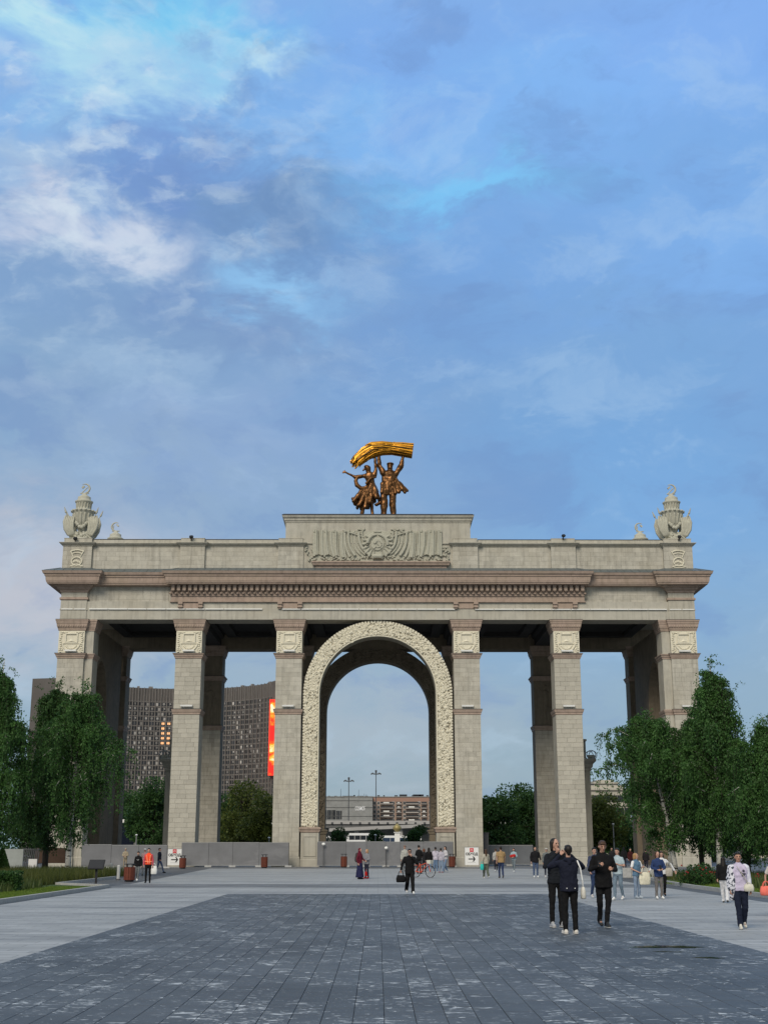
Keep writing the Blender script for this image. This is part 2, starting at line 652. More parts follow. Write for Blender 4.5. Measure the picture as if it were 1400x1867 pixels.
order = sorted([s for s in slabs if s[2] in lens_ and shown(s)], key=lambda s: s[1])[:300]
single = set(order)
rest = MB()
for s in slabs:
    x, y, L = s
    dz = random.uniform(-0.0008, 0.0012)
    if s in single:
        o = bpy.data.objects.new('paving_slab', proto[L])
        COL.objects.link(o)
        o.parent = base_o
        o.location = (x, y, 0.0125 + dz)
    else:
        rest.val = random.random()
        hx, hy = rw / 2 - GAP, L / 2 - GAP
        z0 = 0.0125 + dz
        n = len(rest.v)
        rest.sqloft(x - hx, x + hx, y - hy, y + hy, [(0, z0), (0, z0 + 0.008), (-0.004, z0 + 0.0105)])
rest.build('paving_slab_field', SLATE, base_o, kind='stuff')

# shallow puddles that lie on the slate
PUD = mat('standing_water', (0.012, 0.014, 0.017), 0.12, 0.2, spec=0.5)


def puddle(px, py, rx, ry, label, seed):
    r_ = random.Random(seed)
    c = gr(px, py, 0.026)
    ph = [r_.uniform(0, 6.28) for _ in range(4)]
    vs, ring = [(0, 0, 0.003)], []
    n = 40
    for i in range(n):
        t = 2 * math.pi * i / n
        k = 1 + 0.25 * math.sin(2 * t + ph[0]) + 0.16 * math.sin(3 * t + ph[1]) + 0.12 * math.sin(7 * t + ph[2]) + 0.08 * math.sin(13 * t + ph[3])
        vs.append((rx * k * math.cos(t), ry * k * math.sin(t), 0.0))
    fs = [(0, 1 + i, 1 + (i + 1) % n) for i in range(n)]
    mb = MB()
    mb.add(vs, fs)
    o = mb.build('puddle', PUD)
    o.location = (c[0], c[1], 0.0245)
    tag(o, label, 'puddle', 'puddles on the slate paving')


puddle(1212, 1726, 0.50, 0.36, 'larger dark puddle on the slate paving below the woman in the lilac shirt', 3)
puddle(1291, 1746, 0.24, 0.13, 'small thin dark puddle on the slate, nearest the pale walk edge', 5)
puddle(1215, 1735, 0.22, 0.10, 'faint narrow puddle just in front of the larger dark one', 9)

# ------------------------------------------------------------------ the gate
GX = -0.03
gate = empty('triumphal_gate', (GX, D0, 0), 'huge pale stone entrance gate with twelve square piers and a carved central arch', 'gate')


def blocks(x0, x1, z0, z1, yf, parent, singles, ch=0.432, gap=0.0042, depth=0.05, lens=(0.62, 0.85, 1.1), name='stone_block', seed=0, mbj=None):
    """ashlar courses on a front face at y = yf (outer face), standing 'depth' proud of the core"""
    r_ = random.Random(seed)
    n = max(1, round((z1 - z0) / ch))
    h = (z1 - z0) / n
    mb = mbj if mbj is not None else MB()
    cache = blocks.cache
    for k in range(n):
        cuts = [x0]
        x = x0 - r_.random() * 0.6
        while True:
            x += r_.choice(lens)
            if x > x1 - 0.3:
                break
            if x > x0 + 0.3:
                cuts.append(x)
        cuts.append(x1)
        for a, b in zip(cuts[:-1], cuts[1:]):
            hx, hz = (b - a) / 2 - gap, h / 2 - gap
            dy = r_.uniform(-0.006, 0.006)
            if singles:
                key = (round(hx, 2), round(hz, 3), depth)
                if key not in cache:
                    m_ = MB()
                    e = 0.012
                    m_.box(-key[0], key[0], e, depth, -key[1], key[1])
                    m_.add([(-key[0], e, -key[1]), (key[0], e, -key[1]), (key[0], e, key[1]), (-key[0], e, key[1]),
                            (-key[0] + e, 0, -key[1] + e), (key[0] - e, 0, -key[1] + e), (key[0] - e, 0, key[1] - e), (-key[0] + e, 0, key[1] - e)],
                           [(0, 1, 5, 4), (1, 2, 6, 5), (2, 3, 7, 6), (3, 0, 4, 7), (4, 5, 6, 7)])
                    cache[key] = m_.mesh(name)
                    cache[key].materials.append(BLOCK)
                o = bpy.data.objects.new(name, cache[key])
                COL.objects.link(o)
                o.parent = parent
                o.location = ((a + b) / 2, yf + dy, z0 + (k + 0.5) * h)
            else:
                mb.val = r_.random()
                mb.box((a + b) / 2 - hx, (a + b) / 2 + hx, yf + dy, yf + depth, z0 + (k + 0.5) * h - hz, z0 + (k + 0.5) * h + hz)
    if not singles and mbj is None:
        mb.build(name + '_courses', BLOCKA, parent, kind='stuff')


blocks.cache = {}


def carved_panel(w, h, parent, loc, seed):
    """cream cartouche: stepped frame, peaked field, shield rim and foliage scrolls"""
    r_ = random.Random(seed)
    mb = MB()
    mb.box(-w / 2, w / 2, 0.0, 0.10, 0, h)                       # y grows into the wall
    fx, f0, f1 = w * 0.20, h * 0.50, h * 0.84
    for (a, b, c, d) in ((-fx - .12, fx + .12, f1, f1 + .12), (-fx - .12, fx + .12, f0 - .10, f0), (-fx - .12, -fx, f0 + .002, f1 - .002), (fx, fx + .12, f0 + .002, f1 - .002)):
        mb.box(a, b, -0.11, 0.02, c, d)
    mb.add([(-fx * .8, -.005, f0 + .03), (fx * .8, -.005, f0 + .03), (0, -.005, f0 + .30), (0, -.14, f0 + .06)], [(0, 1, 3), (1, 2, 3), (2, 0, 3)])
    rim = []
    for k in range(13):
        t = math.pi * (1 + k / 12)
        rim.append((w * 0.33 * math.cos(t), -0.03, h * 0.43 + h * 0.33 * math.sin(t)))
    mb.tube(rim, 0.085, 6)
    mb.tube([(-w * .30, -.03, h * .43), (w * .30, -.03, h * .43)], 0.06, 6)
    for k in range(9):
        t = math.pi * (1.12 + 0.76 * k / 8)
        mb.ell((w * 0.2 * math.cos(t), -0.02, h * 0.40 + h * 0.2 * math.sin(t)), (0.11, 0.08, 0.09), None, 6, 4)
    for s in (-1, 1):
        for k in range(11):
            z = h * (0.05 + 0.09 * k)
            x = s * (w * 0.41 + 0.05 * math.sin(k * 1.3))
            R = Matrix.Rotation(r_.uniform(-0.9, 0.9) * s, 3, 'Y')
            mb.ell((x, -0.02, z), (0.13, 0.09, 0.07), R, 6, 4)
        for k in range(4):
            mb.ell((s * (w * 0.2 + 0.17 * k), -0.02, h * 0.93 - 0.03 * (k % 2)), (0.11, 0.09, 0.06), None, 6, 4)
        sc = []
        for k in range(14):
            t = k / 13 * 4.5
            rr = 0.20 * (1 - k / 18)
            sc.append((s * (w * 0.37 + rr * math.cos(t)), -0.03, h * 0.14 + rr * math.sin(t)))
        mb.tube(sc, 0.045, 5)
    o = mb.build('relief_panel', CREAM, parent)
    o.location = loc
    return o


def floodlight(w, parent, loc):
    mb = MB()
    mb.box(-w / 2, w / 2, -0.16, 0.0, 0, 0.11)
    mb.box(-w / 2 - 0.03, w / 2 + 0.03, -0.18, 0.02, 0.112, 0.15)
    mb.box(-w / 4, -w / 4 + .05, -0.02, 0.16, -.08, 0.0)
    mb.box(w / 4 - .05, w / 4, -0.02, 0.16, -.08, 0.0)
    o = mb.build('floodlight_bar', WHITE, parent)
    o.location = loc
    return o


CAPP = [(0.0, 21.93), (0.07, 21.95), (0.07, 22.07), (0.11, 22.09), (0.11, 22.19), (0.16, 22.24), (0.20, 22.42), (0.21, 22.56),
        (0.25, 22.64), (0.27, 22.75), (0.27, 22.80), (0.32, 22.86), (0.32, 23.02)]
HIGH = [(0.0, 19.24), (0.06, 19.27), (0.06, 19.38), (0.12, 19.42), (0.16, 19.58), (0.24, 19.66), (0.24, 19.73), (0.02, 19.76)]
LOW = [(0.0, 13.92), (0.05, 13.95), (0.05, 14.10), (0.10, 14.14), (0.16, 14.34), (0.16, 14.42), (0.02, 14.46)]
PX = [(-30.65, -28.13), (-19.36, -16.86), (-9.74, -7.26), (7.26, 9.74), (16.86, 19.36), (28.13, 30.65)]
BACKY = 16.7


def pier(i, back):
    x0, x1 = PX[i]
    y0 = BACKY if back else 0.0
    y1 = y0 + 2.5
    single = (not back) and i in (1, 4)
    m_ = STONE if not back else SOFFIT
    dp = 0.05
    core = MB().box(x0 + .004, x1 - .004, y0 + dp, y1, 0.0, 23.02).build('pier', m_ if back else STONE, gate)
    core['label'] = ('far row' if back else 'front row') + ' square stone pier'
    # plinth, two string courses, capital
    mb = MB().sqloft(x0, x1, y0 + .0, y1, [(0.06, 0.0), (0.06, 0.86), (0.02, 0.93)])
    mb.build('plinth', STONE, core)
    MB().sqloft(x0, x1, y0, y1, LOW).build('string_course', PINK, core)
    for (o_, z_) in ((0.185, 14.425), (0.265, 19.735), (0.345, 23.022)):
        if not (z_ > 23 and back):
            MB().sqloft(x0, x1, y0, y1, [(o_, z_ - .012), (o_, z_ + .022), (.03, z_ + .05)] if z_ < 23 else [(o_, 22.995), (o_, 23.021)]).build('flashing', ROOFD, core)
    MB().sqloft(x0, x1, y0, y1, HIGH).build('string_course', PINK, core)
    mb = MB().sqloft(x0, x1, y0, y1, CAPP)
    n = 12
    for k in range(n):
        mb.ell((x0 - .16 + (x1 - x0 + .32) * (k + .5) / n, y0 - 0.17, 22.36), (0.10, 0.09, 0.13), None, 6, 4)
    mb.build('capital', PINK, core)
    if not back:
        seed = 100 + i
        blocks(x0, x1, 0.94, 13.91, y0, core, single, seed=seed)
        blocks(x0, x1, 14.47, 19.23, y0, core, single, seed=seed + 50)
        carved_panel(x1 - x0 - 0.04, 2.14, core, ((x0 + x1) / 2, y0 - 0.03, 19.77), seed)
        floodlight(1.1, core, ((x0 + x1) / 2, y0 - 0.10, 14.66))
        floodlight(1.1, core, ((x0 + x1) / 2, y0 - 0.16, 19.90))
        c = core
    else:
        # carved standing figures on the far piers' inner faces
        mb = MB().box(x0 + .25, x1 - .25, y0 + .0, y0 + .08, 14.6, 19.0)
        cx_ = (x0 + x1) / 2
        mb.cap((cx_ - .15, y0, 16.2), (cx_ - .2, y0, 14.7), .22, .15, 8, .5)
        mb.cap((cx_ + .2, y0, 16.2), (cx_ + .3, y0, 14.7), .22, .15, 8, .5)
        mb.cap((cx_, y0, 17.9), (cx_, y0, 16.3), .36, .30, 8, .5)
        mb.ell((cx_, y0, 18.55), (.22, .14, .26))
        mb.cap((cx_ + .35, y0, 17.9), (cx_ + .65, y0, 17.0), .13, .09, 8, .6)
        mb.cap((cx_ - .35, y0, 17.9), (cx_ - .7, y0, 18.5), .13, .09, 8, .6)
        mb.build('relief_panel', SOFFIT, core)
        MB().box(x0 + .3, x1 - .3, y0 - .0, y0 + .06, 19.9, 21.8).build('relief_panel', SOFFIT, core)
        blocks(x0, x1, 0.94, 13.91, y0, core, False, seed=300 + i, gap=.008)
    return core


piers = {}
for back in (False, True):
    for i in range(6):
        piers[(i, back)] = pier(i, back)

# recessed returns beside the outer piers, on the inside
for back in (False, True):
    for s in (-1, 1):
        a, b = sorted((s * 28.13, s * 27.33))
        a, b = (a + .004, b) if s > 0 else (a, b - .004)
        y0 = (BACKY if back else 0.0) + 0.30
        y1 = y0 + 2.2
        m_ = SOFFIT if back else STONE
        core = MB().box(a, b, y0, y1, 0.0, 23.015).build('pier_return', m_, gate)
        MB().sqloft(a, b, y0, y1, [(0.05, 0.0), (0.05, 0.84), (0.02, 0.91)]).build('plinth', m_, core)
        for pr in (LOW, HIGH, CAPP):
            nm = 'capital' if pr is CAPP else 'string_course'
            MB().sqloft(a, b, y0, y1, [(o * .9, z - .006) for o, z in pr]).build(nm, PINK, core)
# end walls with a blind arch
for s in (-1, 1):
    mb = MB()
    X0, X1 = s * 27.78, s * 30.2
    y0, y1 = 2.8, 16.5
    yc, R, zs, RZ = 6.55, 3.3, 14.3, 5.6
    n = 20
    inner = [(yc - R, 0.0), (yc - R, zs)] + [(yc - R * math.cos(math.pi * k / n), zs + RZ * math.sin(math.pi * k / n)) for k in range(1, n)] + [(yc + R, zs), (yc + R, 0.0)]
    outer = []
    for (y, z) in inner:
        if z <= zs:
            outer.append((y0 if y < yc else y1, z))
        else:
            dy, dz = y - yc, z - zs
            fy = dy / R
            outer.append((yc + fy * ((y1 - yc) if dy > 0 else (yc - y0)), 22.9) if abs(fy) < .999 else (y, z))
    # keep the square shoulders of the wall
    vs = [(X0, y, z) for y, z in inner] + [(X0, y, z) for y, z in outer] + [(X1, y, z) for y, z in inner]
    q = len(inner)
    fs = []
    for k in range(q - 1):
        fs.append((k, k + 1, q + k + 1, q + k))
        fs.append((k, 2 * q + k, 2 * q + k + 1, k + 1))
    mb.add(vs, fs)
    mb.box(*sorted((s * 29.9, s * 30.3)), y0 + .01, y1 - .01, 0, 22.9)
    mb.box(*sorted((s * 27.80, s * 29.8)), y0 + .002, y0 + .05, 0.0, 22.9)
    for yy0, yy1 in ((y0, y0 + (yc - R - y0) * .3), (yc + R + 2.2, y1)):
        mb.box(*sorted((s * 27.783, s * 28.0)), yy0, yy1, zs - .2, 22.88)
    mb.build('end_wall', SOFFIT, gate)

# --- central arch: a free-standing carved ring in front, a plain one behind
AO, AI, AZ = 7.10, 5.54, 15.88


def arch_path(R, n=36, z0=3.57):
    pts = [(-R, z0 + (AZ - z0) * k / 8) for k in range(8)]
    pts += [(-R * math.cos(math.pi * k / n), AZ + R * math.sin(math.pi * k / n)) for k in range(n + 1)]
    pts += [(R, AZ - (AZ - z0) * k / 8) for k in range(1, 9)]
    return pts


def arch_ring(y0, y1, m_, ro=AO, ri=AI, name='arch_ring', parent=gate):
    po, pi_ = arch_path(ro), arch_path(ri)
    q = len(po)
    vs = [(x, y0, z) for x, z in po] + [(x, y0, z) for x, z in pi_] + [(x, y1, z) for x, z in po] + [(x, y1, z) for x, z in pi_]
    fs = []
    for k in range(q - 1):
        fs += [(k, k + 1, q + k + 1, q + k), (2 * q + k, 3 * q + k, 3 * q + k + 1, 2 * q + k + 1),
               (k, 2 * q + k, 2 * q + k + 1, k + 1), (q + k, q + k + 1, 3 * q + k + 1, 3 * q + k)]
    fs += [(0, q, 3 * q, 2 * q), (q - 1, 3 * q - 1, 4 * q - 1, 2 * q - 1)]
    return MB().add(vs, fs).build(name, m_, parent)


def carve(parent, yf, m_, n, seed, zlo=3.7):
    """fruit, ears and leaves in high relief over the face of the ring"""
    r_ = random.Random(seed)
    mb = MB()
    legs = AZ - zlo
    Rm = (AO + AI) / 2
    tot = 2 * legs + math.pi * Rm
    def place(s, off):
        if s < legs:
            return (-Rm - off, zlo + s), (0, 1)
        if s < legs + math.pi * Rm:
            t = (s - legs) / Rm
            return (-(Rm + off) * math.cos(t), AZ + (Rm + off) * math.sin(t)), (math.sin(t), math.cos(t))
        return (Rm + off, AZ - (s - legs - math.pi * Rm)), (0, -1)
    for k in range(n):
        s, off = r_.random() * tot, r_.uniform(-0.58, 0.60)
        (x, z), (tx, tz) = place(s, off)
        a = math.atan2(tz, tx) + r_.choice((0.6, -0.6, 0.9, -0.9, 0.2)) + r_.uniform(-.35, .35)
        R = Matrix.Rotation(-a, 3, 'Y')
        kind = r_.random()
        if kind < 0.62:      # leaf
            L = r_.uniform(.14, .30)
            mb.ell((x, yf - .03, z), (L, r_.uniform(.07, .14), r_.uniform(.045, .075)), R, 6, 4)
        elif kind < 0.85:    # fruit
            q = r_.uniform(.08, .15)
            mb.ell((x, yf - .05, z), (q, q, q), None, 6, 4)
        else:                # curled stem
            pts = []
            ph, rr = r_.uniform(0, 6), r_.uniform(.12, .24)
            for j in range(6):
                t = ph + j * .5
                pts.append((x + rr * math.cos(t), yf - .05, z + rr * math.sin(t)))
            mb.tube(pts, .045, 5)
    # billets along the outer edge and a bead on the inner one
    ns = int(tot * 1.12 / 0.30)
    for k in range(ns):
        (x, z), (tx, tz) = place(tot * (k + .5) / ns, 0.66)
        R = Matrix.Rotation(-math.atan2(tz, tx), 3, 'Y')
        mb.obox((x, yf - .03, z), (.085, .07, .12), R)
    mb.build('foliage_relief', m_, parent, kind='stuff')
    mb = MB()
    pts = [place(tot * k / 80, -0.70)[0] for k in range(81)]
    mb.tube([(x, yf - .02, z) for x, z in pts], .075, 6)
    mb.build('inner_bead', m_, parent)


ARCHST = mat('carved_ring_ground', (0.33, 0.30, 0.23), 0.9, 0.2, 3.0, 0.3, 20)
ring = arch_ring(0.35, 2.2, ARCHST)
ring['label'] = 'front arch ring covered in carved fruit and leaves'
carve(ring, 0.35, CREAM, 3900, 5)
ring2 = arch_ring(BACKY + .3, BACKY + 2.3, SOFFIT, ro=AO + .15)
ring2['label'] = 'plain dark far arch ring'
carve(ring2, BACKY + .3, SOFFIT, 1100, 6)
for back in (False, True):
    y0 = (BACKY if back else 0) + .15
    for s in (-1, 1):
        a, b = sorted((s * 7.12, s * 5.45))
        m_ = SOFFIT if back else STONE
        p = MB().box(a, b, y0, y0 + 2.3, 0.75, 3.10).build('arch_pedestal', m_, gate)
        MB().sqloft(a, b, y0, y0 + 2.3, [(0.05, 0.0), (0.05, 0.62), (0.02, 0.74)]).build('plinth', m_, p)
        MB().sqloft(a, b, y0, y0 + 2.3, [(0.0, 3.06), (0.08, 3.12), (0.08, 3.22), (0.13, 3.25), (0.13, 3.36), (0.20, 3.40), (0.20, 3.52), (0.05, 3.57)]).build('cornice', PINK if not back else SOFFIT, p)
        if not back:
            mb = MB()
            xa, xb = a + .25, b - .25
            for (u, v, c_, d_) in ((xa, xb, 0.95, 1.03), (xa, xb, 2.70, 2.78), (xa, xa + .08, 1.032, 2.698), (xb - .08, xb, 1.032, 2.698)):
                mb.box(u, v, y0 - .05, y0 + .02, c_, d_)
            mb.build('panel_frame', STONE, p)

# --- entablature
def block_front(parent, x0, x1, z0, z1, yf, seed):
    blocks(x0, x1, z0, z1, yf, parent, False, seed=seed, lens=(0.7, 0.95, 1.2))


for back in (False, True):
    yy = BACKY if back else 0.0
    arc = MB().box(-30.63, 30.63, yy + .06, yy + 2.44, 23.03 if not back else 22.72, 24.80).build('architrave', STONE if not back else SOFFIT, gate)
    mb = MB()
    if not back:
        for k in range(30):        # the light strip, in lengths
            if k in (9, 19):
                continue
            xa = -27.9 + k * 1.862
            MB().box(xa + .03, xa + 1.83, -0.10, 0.055, 23.99, 24.08).build('light_strip', WHITE, arc)
frz = MB().box(-30.55, 30.55, 0.30, 18.9, 24.802, 27.2).build('frieze', STONE, gate)
for s in (-1, 1):
    a, b = sorted((s * 20.3, s * 27.95))
    block_front(frz, a, b, 24.15, 26.35, 0.245, 40 + s)
    # outer blocks above the end piers, ringed with mouldings
    a, b = sorted((s * 28.13, s * 30.65))
    eb = MB().box(a, b, -0.02, 2.5, 23.04, 26.2).build('end_block', STONE, frz)
    MB().sqloft(a, b, -0.02, 2.5, [(0, 23.9), (0.05, 23.93), (0.05, 24.03), (0, 24.06)]).build('fillet', STONE, eb)
    MB().box(a + .1, a + 1.2, -.10, -.025, 23.99, 24.07).build('light_strip', WHITE, eb)
    MB().box(b - 1.2, b - .1, -.10, -.025, 23.99, 24.07).build('light_strip', WHITE, eb)
    MB().sqloft(a, b, -0.02, 2.5, [(0, 24.92), (0.12, 24.97), (0.12, 25.15), (0, 25.2)]).build('fillet', PINK, eb)
    MB().sqloft(a, b, -0.02, 2.5, [(0, 25.65), (0.10, 25.72), (0.12, 25.86), (0.32, 25.98), (0.34, 26.12), (0.6, 26.24), (0.6, 26.32)]).build('bed_moulding', PINK, eb)
MB().box(-20.0, 20.0, -0.10, 0.298, 24.83, 25.30).build('pink_band', PINK, frz)
MB().box(-20.1, 20.1, -0.16, 0.297, 24.72, 24.828).build('pink_fillet', PINK, frz)
MB().box(-20.05, 20.05, -0.20, 0.296, 25.302, 26.62).build('dentil_course', PINK, frz)
dm = MB().box(-.155, .155, -.42, 0, 0, .62).box(-.125, .125, -.36, 0, -.06, -.002).mesh('dentil')
dm.materials.append(PINK)
nd = 74
for k in range(nd):
    o = bpy.data.objects.new('dentil', dm)
    COL.objects.link(o)
    o.parent = frz
    o.location = (-19.78 + 39.56 * k / (nd - 1), -0.204, 25.78)
mb = MB()
for k in range(nd * 1 + 1):
    mb.ell((-20.05 + 40.1 * k / nd, -0.33, 25.52), (.16, .17, .10), None, 6, 4)
mb.build('bead_row', PINK, frz, kind='stuff')
br = MB().box(-.22, .22, -.34, 0, .30, .52).box(-.19, .19, -.24, 0, .08, .298).box(-.24, .24, -.30, 0, .0, .078).box(-.14, .14, -.2, 0, -.13, -.002)
bm_ = br.mesh('bracket')
bm_.materials.append(PINK)
for xx in (-18.1, 18.1, -8.5, 8.5):
    for d in (-.97, .97):
        o = bpy.data.objects.new('bracket', bm_)
        COL.objects.link(o)
        o.parent = frz
        o.location = (xx + d, 0.055, 24.20)
    MB().box(xx - .745, xx + .745, -0.02, .055, 24.12, 24.715).build('bracket_panel', PINK, frz)

# cornice: two end pieces, a long middle piece, two set-back pieces
CORN = [(0.30, 26.30), (0.98, 26.34), (1.0, 26.46), (1.06, 26.48), (1.08, 26.60), (1.10, 26.62), (1.14, 27.02), (1.22, 27.06), (1.24, 27.2), (1.36, 27.28), (1.44, 27.50), (1.44, 27.53)]


def cornice(x0, x1, y0, y1, k, dz, nm='cornice'):
    c = MB().sqloft(x0, x1, y0, y1, [(o - k, z + dz) for o, z in CORN]).build(nm, PINK, gate)
    z0 = CORN[-1][1] + dz
    r_ = MB().sqloft(x0, x1, y0, y1, [(1.46 - k, z0 + .004), (1.46 - k, z0 + .03), (0.02, z0 + .56), (-.3, z0 + .57)])
    r_.build('roof_flashing', ROOF, c)
    sm = MB()
    n = int((x1 - x0 + 2) / 0.75)
    for i in range(n + 1):
        x = x0 - 1.2 + k + (x1 - x0 + 2.4 - 2 * k) * i / n
        sm.bar((x, y0 - 1.44 + k, z0 + .045), (min(max(x, x0), x1), y0 - .05, z0 + .545), .022)
    sm.build('roof_seams', ROOF, c, kind='stuff')
    return c


cornice(-30.85, -27.95, -0.1, 19.3, 0.0, 0.0)
cornice(27.95, 30.85, -0.1, 19.3, 0.0, 0.0)
cornice(-19.35, 19.35, -0.1, 19.3, 0.0, 0.002)
for s in (-1, 1):
    a, b = sorted((s * 18.0, s * 29.0))
    cornice(a, b, 0.25, 18.9, 0.30, -0.02)

# attic
att = MB().box(-30.4, 30.4, 0.36, 18.9, 27.3, 30.98).build('attic_wall', STONE, gate)
AP = [(-30.78, -27.95), (-19.34, -16.92), (-9.77, -7.29), (7.29, 9.77), (16.92, 19.34), (27.95, 30.78)]
PROFA = [(0.0, 30.27), (0.05, 30.30), (0.05, 30.36), (0.20, 30.44), (0.36, 30.58), (0.36, 30.63), (0.05, 30.66)]
for i, (a, b) in enumerate(AP):
    y1 = 2.6 if i not in (0, 5) else 3.2
    pl = MB().box(a + .003, b - .003, 0.05, y1, 27.6, 30.28).build('attic_pier', STONE, att)
    blocks(a, b, 28.0, 30.26, 0.0, pl, False, seed=500 + i, lens=(.6, .8, 1.0))
    MB().sqloft(a, b, 0.0, y1, PROFA).build('coping_moulding', STONE, pl)
    MB().sqloft(a + .06, b - .06, 0.06, y1 - .06, [(0, 30.62), (0, 31.06), (0.03, 31.08), (0.03, 31.12)]).build('blocking_course', STONE, pl)
for i in range(5):
    a, b = AP[i][1] + .002, AP[i + 1][0] - .002
    if i != 2:
        blocks(a + .01, b - .01, 28.0, 30.24, 0.31, att, False, seed=520 + i, lens=(.7, .9, 1.2))
    MB().sqloft(a - .2, b + .2, 0.36, 2.4, [(o - .004, z - .004) for o, z in PROFA]).build('coping_moulding', STONE, att)
    MB().box(a, b, 0.40, 2.3, 30.64, 31.03).build('blocking_course', STONE, att)
    MB().box(a, b, 0.37, 2.33, 31.032, 31.09).build('coping_edge', ROOFD, att)
# crest on the end attic piers
for s in (-1, 1):
    cx_ = s * 29.37
    mb = MB()
    ringp = [(cx_ + .5 * math.cos(t * math.pi / 8), -.05, 28.75 + .42 * math.sin(t * math.pi / 8)) for t in range(17)]
    mb.tube(ringp, .07, 6)
    for k in range(5):
        mb.ell((cx_ - .3 + .15 * k, -.03, 28.72 + .08 * math.sin(k)), (.10, .08, .13), None, 6, 4)
    for u in (-1, 1):
        mb.cap((cx_ + u * .15, -.05, 28.4), (cx_ + u * .62, -.05, 28.25), .08, .05, 6)
        mb.cap((cx_ + u * .62, -.05, 29.75), (cx_ + u * .35, -.05, 29.2), .07, .04, 6)
    mb.tube([(cx_ - .62 + 1.24 * k / 8, -.05, 29.75 + .14 * math.sin(math.pi * k / 8)) for k in range(9)], .07, 6)
    mb.tube([(cx_ - .5 + 1.0 * k / 8, -.05, 29.5 + .12 * math.sin(math.pi * k / 8)) for k in range(9)], .05, 6)
    mb.tube([(cx_ - .5, -.04, 28.16), (cx_ + .5, -.04, 28.16)], .05, 6)
    mb.build('crest', CREAM, att)

# raised centre with the banner relief
ctr = MB().box(-9.07, 9.07, 0.16, 6.6, 27.9, 32.78).build('raised_centre', STONE, gate)
MB().sqloft(-9.07, 9.07, 0.16, 6.6, [(0, 32.70), (0.06, 32.74), (0.06, 32.84), (0.16, 32.92), (0.18, 33.12), (0.30, 33.2), (0.36, 33.36), (0.36, 33.40)]).build('cornice', STONE, ctr)
MB().sqloft(-9.07, 9.07, 0.16, 6.6, [(0.38, 33.402), (0.38, 33.46), (0.2, 33.57)]).build('roof_edge', ROOFD, ctr)
MB().sqloft(-6.1, 6.7, -0.05, 0.5, [(0.0, 28.02), (0.0, 28.28), (0.22, 28.36), (0.30, 28.58), (0.36, 28.6), (0.36, 28.72), (0.1, 28.75)]).build('ledge', PINK, ctr)


